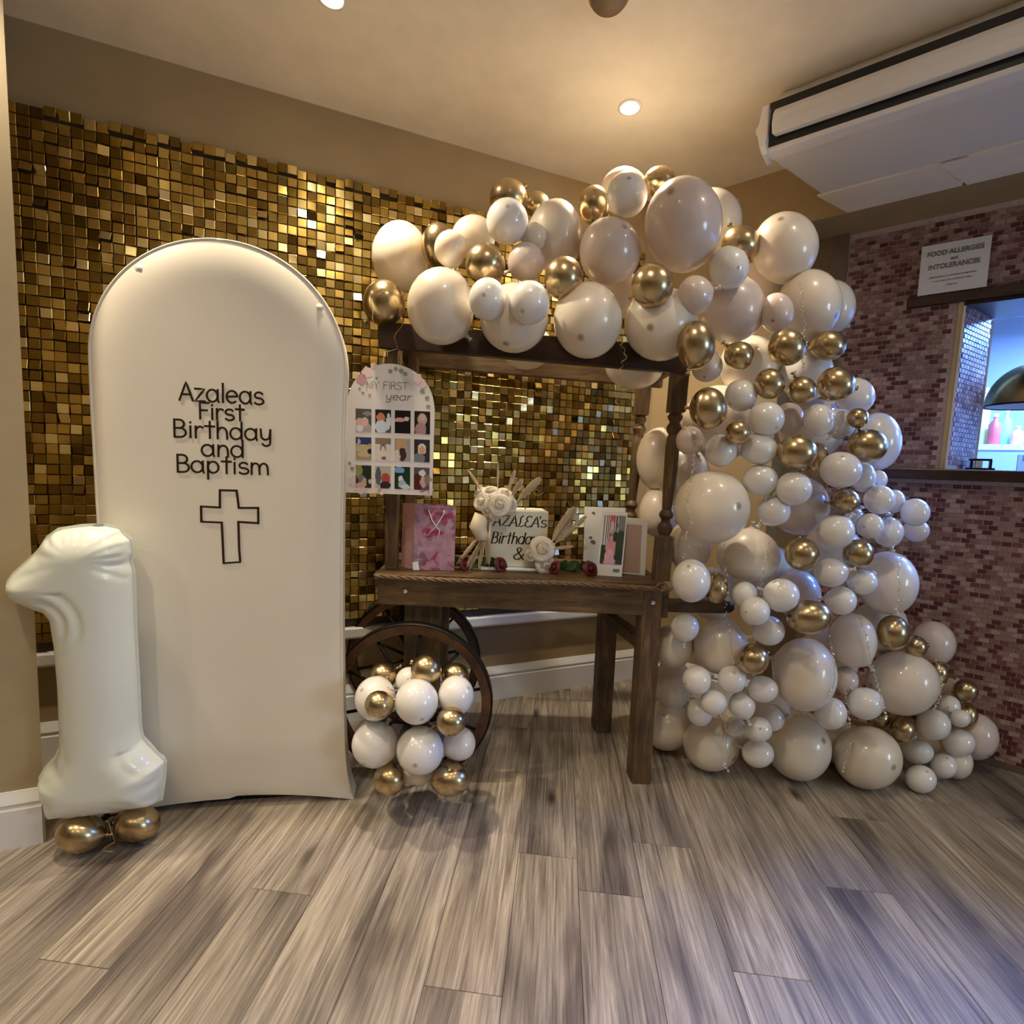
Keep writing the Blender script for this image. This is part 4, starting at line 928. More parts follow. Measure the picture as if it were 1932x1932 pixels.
def shape_of(px, py, rx, ry, p=.6):
    """axes (as matrix columns, per unit of distance) of a slightly oblong balloon seen rx by ry pixels large"""
    D = ray1(px, py); Dh = nrm(D); z = float(D@AX); c = float(Dh@AX); r2 = np.array([px-966, py-966.])/max(1, math.hypot(px-966, py-966)); t2 = np.array([-r2[1], r2[0]])
    wv = XC*r2[0]+YD*r2[1]; er = nrm(wv-(wv@Dh)*Dh) if np.linalg.norm(wv-(wv@Dh)*Dh) > 1e-6 else XC; et = XC*t2[0]+YD*t2[1]
    J = z/F*c**((1-p)/2)*(np.outer(et, t2)+c**p*np.outer(er, r2)); a, b = J@np.array([rx, 0.]), J@np.array([0., ry])
    r3 = math.sqrt(np.linalg.norm(np.cross(a, b))); return np.array([a, b, Dh*r3]).T, r3
def place(rows, base, lay, relax=True, ymax=None):
    n = len(rows); D = np.array([ray1(r[0], r[1]) for r in rows]); sh = [shape_of(*r[:4]) for r in rows]
    SM = [q[0] for q in sh]; rr = np.array([q[1] for q in sh]); rz = np.array([np.linalg.norm(q[0][2]) for q in sh])
    fixed = np.zeros(n, bool); T = np.zeros(n); Ly = np.zeros(n)
    for i, r in enumerate(rows):
        if r[4] == 'F': fixed[i] = True; T[i] = 1.25/(rz[i]-D[i, 2]); Ly[i] = .6
        else: T[i] = base(r)+lay*r[4]; Ly[i] = r[4]
    T0 = T.copy(); lim = np.where(rz-D[:, 2] > 0, 1.25/(rz-D[:, 2]+1e-9), 99)
    for it in range(500 if relax else 0):
        P = EYE+D*T[:, None]; Rr = rr*T
        df = P[:, None]-P[None]; ds = np.linalg.norm(df, axis=2)+np.eye(n)*9; pen = .90*(Rr[:, None]+Rr[None])-ds
        sg = np.sign((Ly[:, None]-Ly[None])*1.0+.35*(T0[:, None]-T0[None])+.001*(np.arange(n)[:, None]-np.arange(n)[None]))
        dT = (np.clip(pen, 0, None)*sg*.16).sum(1)+(T0-T)*.035
        T = np.where(fixed, T, T+np.clip(dT, -.02, .02)); T = np.minimum(T, lim)
        # keep clear of the brick wall, the bulkhead, the roof beam and the sequins
        P = EYE+D*T[:, None]; ob = P@BN-.90*rr*T; wo = np.where(P@BD < a1, -2.77, -3.02); bad = ob < wo+.01
        T = np.where(bad & ~fixed, T-.01, T); T = np.maximum(T, 1.45)
        if ymax: hit = (P[:, 1] < 2.05) & (P[:, 0] > -.62) & (P[:, 0] < .70) & (P[:, 2]-.8*rz*T < 1.76) & (P[:, 2]+.8*rz*T > 1.60); T = np.where(hit & (P[:, 1]+.92*rr*T > ymax) & ~fixed, T-.012, T)
        og = P@GN-.9*rr*T; T = np.where((og < -2.36) & ~fixed, T-.01, T)
    return EYE+D*T[:, None], [m*t for m, t in zip(SM, T)]
def make_balloon(P, S, tipdir, label, key, group):
    q = nrm(np.linalg.solve(S, nrm(tipdir))); z = q; x = nrm(np.cross(z, [.3, .2, .9])); y = np.cross(z, x); Rm = np.array([x, y, z]).T
    ns, nh = 28, 16
    ths = [0.0001, .045, .09, .13]+[math.pi*i/nh for i in range(1, nh)]
    prof = [(math.sin(t)*(1-.06*max(0, -math.cos(t))), math.cos(t), t) for t in ths if math.cos(t) > -.93]+[(.23, -.985, 3), (.13, -1.03, 3), (.07, -1.075, 3), (.05, -1.10, 3)]
    v = []; tips = []
    for r, h, t in prof:
        for k in range(ns):
            a = 2*math.pi*k/ns; v.append(P+S@(Rm@np.array([r*math.cos(a), r*math.sin(a), h]))); tips.append(1. if t < .05 else (.55 if t < .1 else 0.) if r < .2 and h > 0 else (.5 if h < -1.0 else 0))
    n = len(prof); f = [(i*ns+k, i*ns+(k+1) % ns, (i+1)*ns+(k+1) % ns, (i+1)*ns+k) for i in range(n-1) for k in range(ns)]
    o = MB().add(v, f).build('balloon', M[key], None, True, P)
    a_ = o.data.attributes.new('tip', 'FLOAT', 'POINT'); a_.data.foreach_set('value', [t*(1 if key != 'G' else .4) for t in tips])
    kb = MB(); ko = P+S@(Rm@np.array([0, 0, -1.10])); kr = .0065
    kb.lathe([(.6*kr, .002), (kr, 0), (1.1*kr, -.003), (.8*kr, -.006), (.5*kr, -.008), (1.0*kr, -.013), (1.5*kr, -.018), (1.3*kr, -.018), (.3*kr, -.010)], ko, 10, ax=S@z)
    k = kb.build('knot', M[key], o, True, ko); a_ = k.data.attributes.new('tip', 'FLOAT', 'POINT'); a_.data.foreach_set('value', [.3]*len(k.data.vertices))
    tag(o, label, 'balloon', group); return o
def base_main(r):
    x, y = r[0], r[1]
    b = 1.74 if y < 700 else 1.70
    if y > 1150: b += .14*min(1, (y-1150)/250)
    if x > 1560: b += .0006*(x-1560)
    return b
BP, BS = place(BAL, base_main, .155, ymax=1.90)
WP, WS = place(WBAL, lambda r: 1.60, .11)
ALLB = []
Rb = random.Random(5)
SPECIAL = {'gold balloon with its knot pointing down at the right roof corner': (.25, .1, 1.), 'teardrop gold balloon at the right edge near the brick wall': (1, .0, .25), 'small round gold balloon right of the one at the roof corner': (.8, -.3, -.75)}
for rows, PP, SS, grp in ((BAL, BP, BS, 'balloons of the garland'), (WBAL, WP, WS, 'balloons of the wheel cluster')):
    for r, p, S_ in zip(rows, PP, SS):
        if r[6]:
            ox, oy = r[6][0]/r[2], r[6][1]/r[3]; k = math.sqrt(max(.02, 1-ox*ox-oy*oy)); vw = nrm(EYE-p); rt_ = nrm(np.cross(vw, Z3))*-1
            upv = np.cross(vw, rt_); upv = upv if upv[2] > 0 else -upv; td = vw*k+rt_*ox-upv*oy
            if (RM@np.array([rt_[0], -rt_[2], rt_[1]]))[0] < 0: td = vw*k-rt_*ox-upv*oy
        elif r[7] in SPECIAL: td = SPECIAL[r[7]]
        else:
            vw = nrm(EYE-p); td = nrm(vw*.35+np.array([Rb.uniform(-1, 1), -.2+Rb.uniform(-.5, .3), Rb.uniform(-.8, 1)]))
            if td@vw > .7 and r[5] != 'G': td = nrm(td-vw*.8)
        make_balloon(p, S_, td, r[7], r[5], grp); ALLB.append((p, S_))
# gold feet of the number
for (x, y, a, b, lab) in ((154, 1572, 49, 40, 'left gold balloon under the foil number one'), (259, 1553, 45, 37, 'right gold balloon under the foil number one')):
    S_, r3 = shape_of(x, y, a, b); d = ray1(x, y); t_ = 1.25/(np.linalg.norm(S_[2])-d[2]); p = EYE+d*t_; S_ = S_*t_
    make_balloon(p, S_, (-1 if 'left' in lab else 1, -.1, .1), lab, 'G', 'gold feet of the number balloon'); ALLB.append((p, S_))
def front_t(x, y, default=1.7):
    d = ray1(x, y); best = None
    for p, S_ in ALLB:
        si = np.linalg.inv(S_); o = si@(EYE-p); dd = si@d; A = dd@dd; B = o@dd; C_ = o@o-1; q = B*B-A*C_
        if q > 0:
            t_ = (-B-math.sqrt(q))/A
            if best is None or t_ < best: best = t_
    return best if best else default

# ------------------------------------------------------------------ bead strings and ribbons
def polyline(pts, step):
    out = []
    for a, b in zip(pts, pts[1:]):
        d = math.hypot(b[0]-a[0], b[1]-a[1]); k = max(1, int(d/step)); out += [(a[0]+(b[0]-a[0])*i/k, a[1]+(b[1]-a[1])*i/k) for i in range(k)]
    return out+[pts[-1]]
def bead_string(pts, label, big_end=True):
    q = polyline(pts, 3.4); T = np.array([front_t(x, y, 0) for x, y in q])
    if (T > 0).any():
        idx = np.arange(len(T)); T = np.interp(idx, idx[T > 0], T[T > 0])
    else: T[:] = 1.75
    T = np.array([T[max(0, i-5):i+6].min() for i in range(len(T))]); T = np.array([T[max(0, i-3):i+4].mean() for i in range(len(T))])
    P = [EYE+ray1(x, y)*(t_-.010) for (x, y), t_ in zip(q, T)]
    t = thing('bead_string', label, 'bead string', P[0], 'sparkling bead strings on the garland')
    MB().tube(P, .0005, 5).build('thread', M['ribbon'], t, loc=P[0])
    m = MB(); rr_ = Rb
    for i, p in enumerate(P):
        s = rr_.uniform(.002, .0042); c = p+np.array([math.cos(i*1.9)*.0035, math.sin(i*1.9)*.002, rr_.uniform(-.001, .001)]); a = nrm([rr_.gauss(0, 1) for _ in range(3)]); b = nrm(np.cross(a, [rr_.gauss(0, 1) for _ in range(3)])); e = np.cross(a, b)
        m.add([c+a*s, c-a*s, c+b*s*1.3, c-b*s*1.3, c+e*s*.8, c-e*s*.8], [(0, 2, 4), (2, 1, 4), (1, 3, 4), (3, 0, 4), (2, 0, 5), (1, 2, 5), (3, 1, 5), (0, 3, 5)])
    if big_end:
        for k in (-1, -3): m.lathe([(0, .005), (.004, .003), (.005, 0), (.004, -.003), (0, -.005)], P[k], 8)
    o = m.build('beads', M['bead'], t, loc=P[0]); o['kind'] = 'stuff'
for pts, lab in (
    ([(1508,535),(1517,565),(1512,585),(1519,612),(1514,632),(1526,655),(1513,676),(1517,700)], 'bead string over the big ivory balloon below the right shoulder'),
    ([(1556,728),(1567,765),(1573,790),(1578,815),(1562,828)], 'bead string beside the tiny gold balloon at the upper right'),
    ([(1316,815),(1312,850),(1308,885),(1300,920),(1293,945),(1302,975),(1304,995),(1293,1010),(1298,1030),(1288,1052)], 'bead string down the left side of the big ivory balloon by the post'),
    ([(1369,1025),(1362,1050),(1371,1085),(1366,1100),(1374,1125),(1368,1150),(1376,1190),(1383,1240),(1384,1266)], 'long bead string from the ivory balloon past the end of the handle'),
    ([(1451,1020),(1445,1055),(1438,1090),(1434,1120)], 'short bead string on the right of the ivory balloon in mid cascade'),
    ([(1703,1050),(1694,1075),(1697,1105),(1690,1150),(1694,1158)], 'bead string down the big ivory balloon at the brick wall'),
    ([(1622,1165),(1633,1195),(1641,1235),(1650,1272),(1663,1320),(1672,1352)], 'bead string left of the widest ivory balloon'),
    ([(1563,1200),(1573,1245),(1575,1285),(1566,1310)], 'bead string down the right side of the lower middle ivory balloon'),
    ([(1765,1245),(1776,1275),(1778,1295),(1772,1320),(1761,1338)], 'bead string at the right of the widest ivory balloon'),
    ([(1364,1345),(1370,1385),(1371,1420),(1367,1445),(1374,1455)], 'bead string hanging down to the floor near the cart leg'),
    ([(1594,1300),(1601,1345),(1603,1365)], 'short bead string above the front floor balloon'),
    ([(1607,1400),(1600,1415),(1590,1455)], 'bead tuft on the front floor balloon')):
    bead_string(pts, lab)
def ribbon(pts, T, label, amp=.006, turns=9, name='ribbon'):
    q = polyline(pts, 3); P = []
    for i, (x, y) in enumerate(q):
        g = i/len(q)*turns*2*math.pi; P.append(EYE+ray1(x, y)*T+np.array([math.cos(g)*amp, math.sin(g)*amp, 0]))
    m = MB().tube(P, .0016, 6, flat=.3); return tag(m.build('ribbon', M['ribbon'], None, True, P[0]), label, 'ribbon')
ribbon([(1172,645),(1176,660),(1182,670),(1174,685),(1169,700),(1173,715),(1166,735),(1163,765),(1158,778)], 1.72, 'curly gold ribbon hanging below the roof beam near its right end')
ribbon([(760,607),(752,625),(744,640),(748,655),(756,668),(762,690)], 1.80, 'curly gold ribbon hanging from the left end gold balloon', .004, 2)
ribbon([(706,620),(700,560),(722,545),(742,555),(755,590),(762,612)], 1.66, 'fine gold ribbon looped round the gold balloon at the left end', .002, 5)
ribbon([(198,1548),(205,1558),(216,1572),(214,1590),(196,1603),(212,1606)], 1.40, 'gold ribbon tied between the two gold feet balloons', .004, 2)
ribbon([(806,1360),(815,1364),(822,1370),(812,1376),(826,1382)], 1.60, 'gold ribbon curl in the middle of the wheel cluster', .006, 3)
ribbon([(728,1296),(740,1300),(745,1310),(736,1312)], 1.60, 'gold ribbon curl at the upper left of the wheel cluster', .005, 2)

# ------------------------------------------------------------------ things on the table
TZ = .8185
def painted(P00, P10, P01, colf, nu, nv, m, name, parent, thick=.0012, N=None):
    """flat print: grid of quads from P00 (top left) to P10 (top right) and P01 (bottom left) coloured by colf(u, v)"""
    P00, P10, P01 = map(lambda q: np.array(q, float), (P00, P10, P01)); q = MB(); P = [[P00+(P10-P00)*i/nu+(P01-P00)*j/nv for i in range(nu+1)] for j in range(nv+1)]
    q.grid(P); o = q.build(name, m, parent, loc=(P00+P10+P01)/3)
    a_ = o.data.attributes.new('col', 'FLOAT_COLOR', 'FACE'); cs = []
    for j in range(nv):
        for i in range(nu): c = colf((i+.5)/nu, (j+.5)/nv); cs += [c[0], c[1], c[2], 1]
    a_.data.foreach_set('color', cs); return o
def layers(bg, els):
    def f(u, v):
        c = bg(u, v) if callable(bg) else bg
        for (cx_, cy_, rx, ry, col) in els:
            if ((u-cx_)/rx)**2+((v-cy_)/ry)**2 < 1: c = col
        return c
    return f
# gift bag
b0 = np.array([-.388, 1.965, TZ]); bx = nrm([.98, .08, 0]); by = nrm([-.70, .72, 0]); Wb, Db, Hb = .165, .085, .262
t = thing('gift_bag', 'pink floral paper gift bag at the left end of the table', 'gift bag', b0)
m = MB(); n_ = 6
c = [b0, b0+bx*Wb, b0+bx*Wb+by*Db, b0+by*Db]
m.add([c[0], c[1], c[1]+Z3*Hb-bx*.0, c[0]+Z3*Hb+bx*.004], [(0, 1, 2, 3)]); m.add([c[1], c[2], c[2]+Z3*Hb, c[1]+Z3*Hb], [(0, 1, 2, 3)]); m.add([c[2], c[3], c[3]+Z3*Hb, c[2]+Z3*Hb], [(0, 1, 2, 3)]); m.add([c[0], c[1], c[2], c[3]], [(0, 1, 2, 3)])
m.build('body', M['bag'], t, loc=b0)
mid = (c[0]+c[3])/2+bx*.022
MB().add([c[0], mid, mid+Z3*Hb, c[0]+Z3*Hb+bx*.004], [(0, 1, 2, 3)]).add([mid, c[3], c[3]+Z3*Hb, mid+Z3*Hb], [(0, 1, 2, 3)]).build('side_gusset', M['pink'], t, loc=b0)
hd = b0+bx*.085+Z3*Hb
MB().tube([hd+bx*.03-Z3*.02-by*.003, hd+bx*.028-Z3*.03-by*.008, hd-bx*.0-Z3*.075-by*.014, hd-bx*.035-Z3*.12-by*.010], .0022, 8).tube([hd-bx*.03-Z3*.02-by*.003, hd-bx*.02-Z3*.06-by*.012, hd+bx*.01-Z3*.10-by*.012, hd+bx*.005-Z3*.14-by*.008], .002, 8).build('handle_cord', M['paper'], t, True, hd)
tg = b0+bx*.02-by*.012
MB().add([b0-by*.02-bx*.01+Z3*.002, b0-by*.015+bx*.018+Z3*.002, b0+bx*.02+Z3*.035, b0-bx*.003+Z3*.030], [(0, 1, 2, 3)]).build('gift_tag', M['paper'], t, loc=b0)
# cake
k0 = np.array([-.094, 2.035, TZ+.012]); kx = nrm([1, .05, 0]); ky = nrm([-.12, .99, 0]); KW, KD, KH = .246, .15, .236
t = thing('cake', 'tall square ivory cake with hand lettering and gold topper', 'cake', k0+kx*.12)
MB().box(k0, kx*KW, ky*KD, Z3*KH).build('body', M['cake'], t, loc=k0, bevel=.005)
MB().box(k0-kx*.03-ky*.03-Z3*.0115, kx*(KW+.06), ky*(KD+.05), Z3*.011).build('cake_board', M['paper'], t, loc=k0, bevel=.003)
ksurf = lambda s, z, h: k0+kx*s+Z3*z-ky*h
ribbon_strokes(word_strokes('AZALEA', .018, .205, .170, .044, .18)+word_strokes("'s", .203, .235, .170, .044, .15), .0022, ksurf, M['ink'], t, 'lettering', k0, .0008, .7)
ribbon_strokes(word_strokes('Birthday', .012, .205, .098, .046, .2), .0023, ksurf, M['ink'], t, 'lettering', k0, .0008, .7)
ribbon_strokes(word_strokes('&', .105, .150, .032, .05, .1), .0023, ksurf, M['ink'], t, 'lettering', k0, .0008, .7)
tp = k0+kx*.155+ky*.05+Z3*KH
m = MB().tube([tp, tp+Z3*.05], .0016, 6)
for s in word_strokes('One', -.03, .06, .045, .04, .3) if 'O' in GL and 'O' in GL else []: pass
for s in ([(-.035, .055), (-.015, .09), (-.03, .1), (-.05, .085), (-.03, .06), (0, .062), (.01, .085), (.018, .062), (.026, .085), (.04, .062), (.06, .075), (.045, .088), (.035, .075), (.05, .06), (.075, .075)], [(.0, .05), (.02, .07), (.0, .0)]):
    m.tube([tp+kx*a+Z3*(b+.0) for a, b in s], .0018, 6)
m.build('topper', M['gold'], t, True, tp)
# roses
def rose(c, r, ax, m_, parent, name='rose', seed=1, layers_=5):
    layers_ += 3
    rr_ = random.Random(seed); z = nrm(ax); x = nrm(np.cross(z, [.2, .5, .8])); y = np.cross(z, x); mb_ = MB()
    for L in range(layers_):
        k = L/(layers_-1); npet = 3 if L == 0 else 4+L // 2; R0 = r*(.10+.90*k**.9); h = r*(.80-.12*k)
        for p in range(npet):
            g0 = 2*math.pi*(p+.5*L)/npet+rr_.uniform(-.2, .2); wd = 2*math.pi/npet*.72; P = []
            cl = max(0, 1-k*1.35)                       # inner petals close over the heart
            for j in range(7):
                v = j/6; row = []
                for i in range(7):
                    u = (i/6-.5)*2; g = g0+u*wd; sh = math.sin(v*(1.5+1.5*cl))
                    rad = R0*sh*(1+.30*max(0, k-.35)*v**2)+.04*r*u*u*v*(1-cl)+.035*r*math.sin(3*g+2*L)*v*(1-cl)
                    hh = h*math.sin(v*1.45)*(1-.16*u*u*v)-(.42*r*k*k*v**5)+.035*r*math.sin(4*g+seed+L)*v
                    row.append(np.array(c)+x*rad*math.cos(g)+y*rad*math.sin(g)+z*(hh-r*.35))
                P.append(row)
            mb_.grid(P)
    return mb_.build(name, m_, parent, True, c)
def leaf(c, d, L, W_, up_, parent, m_=None, name='leaf'):
    d = nrm(d); s = nrm(np.cross(d, up_)); n = np.cross(s, d); P = []
    for i in range(7):
        v = i/6; w_ = W_*math.sin(math.pi*min(1, v*.97+.03))**.8; P.append([np.array(c)+d*L*v+s*w_*u+n*(-.18*L*v*v+.12*W_*abs(u)) for u in (-1, -.5, 0, .5, 1)])
    return MB().grid(P).build(name, m_ or M['leaf'], parent, True, c)
def plume(c, d, L, W_, parent, seed=0, m_=None, n=26, name='dried_plume'):
    rr_ = random.Random(seed); d = nrm(d); s = nrm(np.cross(d, [.1, 1, .2])); q = np.cross(d, s); mb_ = MB(); mb_.tube([np.array(c), np.array(c)+d*L*.5, np.array(c)+d*L], [.0022, .0018, .0008], 6)
    for i in range(n):
        v = .12+.86*i/n; w_ = W_*math.sin(math.pi*min(.97, v*.8+.15)); b = np.array(c)+d*L*v
        for sd in (-1, 1, 2):
            a = rr_.uniform(-.6, .6) if sd != 2 else 1.57; o_ = nrm((s*math.cos(a)+q*math.sin(a))*(sd if sd != 2 else 1)*.45+d); e = b+o_*w_*1.5
            mb_.add([b-d*.002, b+d*.003, e+d*.004, e-d*.001, b+q*.003, e+q*.002], [(0, 1, 2, 3), (0, 3, 5, 4), (1, 2, 5, 4)])
    return mb_.build(name, m_ or M['pamp'], parent, loc=c)
fa = k0+kx*.0+Z3*(KH-.02)-ky*.02
t = thing('flower_arrangement', 'cream roses and dried plumes on the top left corner of the cake', 'flowers', fa)
for i, (dx, dz, dy, r, ax) in enumerate(((.035, .045, -.035, .040, (.15, -1, .25)), (-.035, .055, -.01, .034, (-.6, -.8, .4)), (.0, .095, .01, .034, (-.1, -.5, .9)), (.06, .085, .0, .034, (.35, -.6, .8)), (-.012, .02, -.03, .022, (-.4, -1, -.2)), (.085, .045, -.01, .028, (.6, -.8, .2)), (-.045, .09, .02, .024, (-.7, -.4, .7)), (.02, .0, -.035, .02, (.1, -1, -.4)))):
    rose(fa+kx*dx+Z3*dz+ky*dy, r, ax, M['cr'], t, 'rose', i+3, 5)
wh = M['cr']
plume(fa+kx*-.03+Z3*.09, (-.55, -.1, .8), .11, .012, t, 1)
plume(fa+kx*.03+Z3*.10, (-.02, 0, 1), .12, .008, t, 2, None, 14)
plume(fa+kx*.07+Z3*.09, (.28, 0, 1), .10, .014, t, 3, wh, 14)
plume(fa+kx*.10+Z3*.05, (.75, -.05, .8), .145, .028, t, 4, wh, 34)
plume(fa+kx*.08+Z3*.07, (.5, 0, .8), .09, .018, t, 5, wh)
for i, (a, L) in enumerate(((-.75, .17), (-.35, .17), (-.15, .15), (-.55, .19), (.05, .13))):
    plume(fa+kx*(-.025+.006*i)-Z3*.07+ky*-.01, (a, -.1, -1), L, .015, t, 10+i, None, 26)
MB().tube([fa-kx*.03+Z3*0, fa-kx*.045-Z3*.05, fa-kx*.025-Z3*.09, fa-kx*.0-Z3*.10], [.03, .036, .028, .012], 12).build('filler_foliage', M['pamp'], t, True, fa)
MB().tube([fa+kx*.006-Z3*.02-ky*.01, fa-kx*.006-Z3*.20-ky*.012], .005, 6).build('stem', wh, t, True, fa)
fb = k0+kx*.205+Z3*.085-ky*.035
t = thing('flower_arrangement', 'single large cream rose with pale plumes at the lower right of the cake', 'flowers', fb)
rose(fb+kx*.015, .046, (.1, -1, .35), M['cr'], t, 'rose', 31, 6); rose(fb+kx*.03-Z3*.065+ky*.0, .036, (.3, -1, .1), M['cr'], t, 'rose', 35, 5); rose(fb-kx*.035-Z3*.03, .022, (-.4, -1, .1), M['cr'], t, 'rose', 37, 4)
plume(fb+kx*.04+Z3*.01, (.52, 0, .86), .19, .036, t, 21, wh, 46); plume(fb+kx*.05+Z3*.01, (.66, -.1, .66), .19, .024, t, 22, wh, 40); plume(fb+kx*.045, (1, -.1, .18), .095, .012, t, 23, None)
# red roses on the table
RR = [(-.181, 2.00, (.8, -.55, .12), 'red rose lying in front of the bag, leftmost', (-1, .3, .5)), (-.035, 2.005, (.75, -.6, .1), 'red rose lying in front of the left corner of the cake', (-1, .2, .45)), (.180, 1.995, (-.8, -.6, .1), 'red rose lying at the right corner of the cake', (1, .3, .4)), (.328, 1.99, (.5, -.8, .15), 'red rose lying in front of the photo card, rightmost', (-1, .2, .3))]
for i, (x, y, ax, lab, ld) in enumerate(RR):
    c = np.array([x, y, TZ+.025]); t = thing('red_rose', lab, 'rose', (x, y, TZ), 'red roses lying on the table')
    rose(c, .030 if i != 2 else .026, nrm(ax)+np.array([0, 0, .35]), M['red'], t, 'bloom', 50+i, 5)
    e = c-nrm(ax)*np.array([1, .6, 0])*.14; e[2] = TZ+.004
    sd = -np.sign(ax[0])
    MB().tube([c-nrm(ax)*.012, (c+e)/2-Z3*.006, e], [.003, .0026, .0022], 8).build('stem', M['leaf'], t, True, c)
    for k in range(4 if i % 2 else 3):
        b = c*(1-.25*(k+1))+e*.25*(k+1); b[2] = TZ+.014
        leaf(b, (sd*(.4+.3*k), -.5+.5*(k % 2), .9-.25*k), .052, .019, (0, -1, .2), t)
# white tag by the cake
p = np.array([-.155, 2.07, TZ]); t = tag(MB().box(p, (.05, 0, 0), (0, .006, 0), (0, .004, .048)).build('place_card', M['paper'], loc=p, bevel=.001), 'small blank white card standing between the bag and the cake', 'card')
# photo card
q0 = np.array([.318, 2.06, TZ]); t = thing('greeting_card', 'white folded card with a photo of a child in a pink dress', 'card', q0)
qx = nrm([.186, .02, 0]); lean = nrm([0, .05, .27])
def cd(u, v, h=0): return q0+qx*u+lean*v-np.array([0, h, 0])
MB().box(cd(-.008, 0, -.012), qx*.180, (0, .012, 0), lean*.272).build('back_panel', M['paper'], t, loc=q0, bevel=.001)
pf = [cd(.038, -.0, .045), cd(.132, -.002, .055)]
up2 = nrm([.06, .12, .9])
fl0 = np.array([.355, 1.998, TZ]); fx = nrm([.10, -.012, 0]); fu = nrm([.07, .16, .98])
MB().box(fl0, fx*.100, (0, .0015, 0), fu*.262).build('front_panel', M['paper'], t, loc=fl0)
bgf = lambda u, v: ((.75, .74, .76) if (int(u*22) % 2 == 0 and u < .75) else (.12, .11, .13)) if v < .62 and not (u > .55 and v > .35) else ((.035, .055, .03) if v < .9 else (.06, .07, .05))
childf = layers(bgf, [(.92, .2, .25, .3, (.25, .25, .3)), (.85, .5, .2, .2, (.05, .08, .05)), (.42, .08, .1, .12, (.75, .1, .25)), (.42, .20, .07, .1, (.8, .5, .6)), (.42, .42, .09, .06, (.30, .14, .1)), (.42, .48, .075, .075, (.62, .38, .32)), (.44, .68, .17, .18, (.72, .32, .36)), (.40, .84, .22, .14, (.8, .42, .52)), (.44, .97, .27, .12, (.78, .42, .58)), (.26, .66, .05, .16, (.60, .36, .32)), (.61, .68, .05, .16, (.60, .36, .32)), (.42, .60, .07, .10, (.66, .3, .32))])
painted(fl0+fx*.006+fu*.248-np.array([0, .0012, 0]), fl0+fx*.094+fu*.248-np.array([0, .0012, 0]), fl0+fx*.006+fu*.048-np.array([0, .0012, 0]), childf, 26, 44, M['print'], 'photo_print', t)
MB().box(fl0+fx*.062+fu*.018-np.array([0, .0015, 0]), fx*.026, (0, .001, 0), fu*.012).build('sticker', M['gink'], t, loc=fl0)
for i, (a, b) in enumerate(((.03, .245), (.165, .24), (.012, .03), (.02, .14), (.03, .12), (.17, .05))):
    MB().lathe([(0, .0006), (.007+.004*(i % 3), .0004), (.008+.004*(i % 3), 0)], cd(a, b, -.0115), 10, ax=(0, -1, 0)).build('printed_spot', M['gink'], t, loc=q0)
# second card
r0 = np.array([.445, 2.055, TZ]); t = thing('greeting_card', 'cream box card with a pink panel at the right end of the table', 'card', r0)
rx_ = nrm([.12, -.035, 0]); MB().box(r0, rx_*.118, (.006, .03, 0), (0, .01, .232)).build('card_body', M['paper'], t, loc=r0, bevel=.0015)
MB().box(r0+rx_*.012+np.array([0, -.0022, .012]), rx_*.082, (0, .002, 0), (0, .009, .196)).build('pink_panel', mat('dusty_pink_card', (.55, .39, .34), .5), t, loc=r0)
# hanging board
h0 = np.array([-.462, 1.872, 1.125]); t = thing('photo_board', 'arched white milestone board with twelve photos hanging from the roof', 'sign board', h0)
hx = nrm([1, .03, 0]); hz = nrm([-.012, 0, 1]); hn = np.array([0, -1., 0])
HWd = .160
ot = [(-HWd-.004, 0), (HWd-.002, 0), (HWd+.004, .32)]+[(HWd*math.cos(g)+.002, .325+.155*math.sin(g)) for g in np.linspace(0, math.pi, 26)][1:-1]+[(-HWd, .32)]
MB().prism([h0+hx*a+hz*b for a, b in ot], (0, .005, 0)).build('board', M['board'], t, loc=h0)
bp_ = lambda s, z, h: h0+hx*s+hz*z+hn*(h+.0004)
ribbon_strokes(word_strokes('MY FIRST', -.088, .062, .388, .026), .0011, bp_, M['gink'], t, 'lettering', h0, .0005)
ribbon_strokes(word_strokes('year', -.018, .075, .349, .026, .2), .0013, bp_, M['gink'], t, 'lettering', h0, .0005)
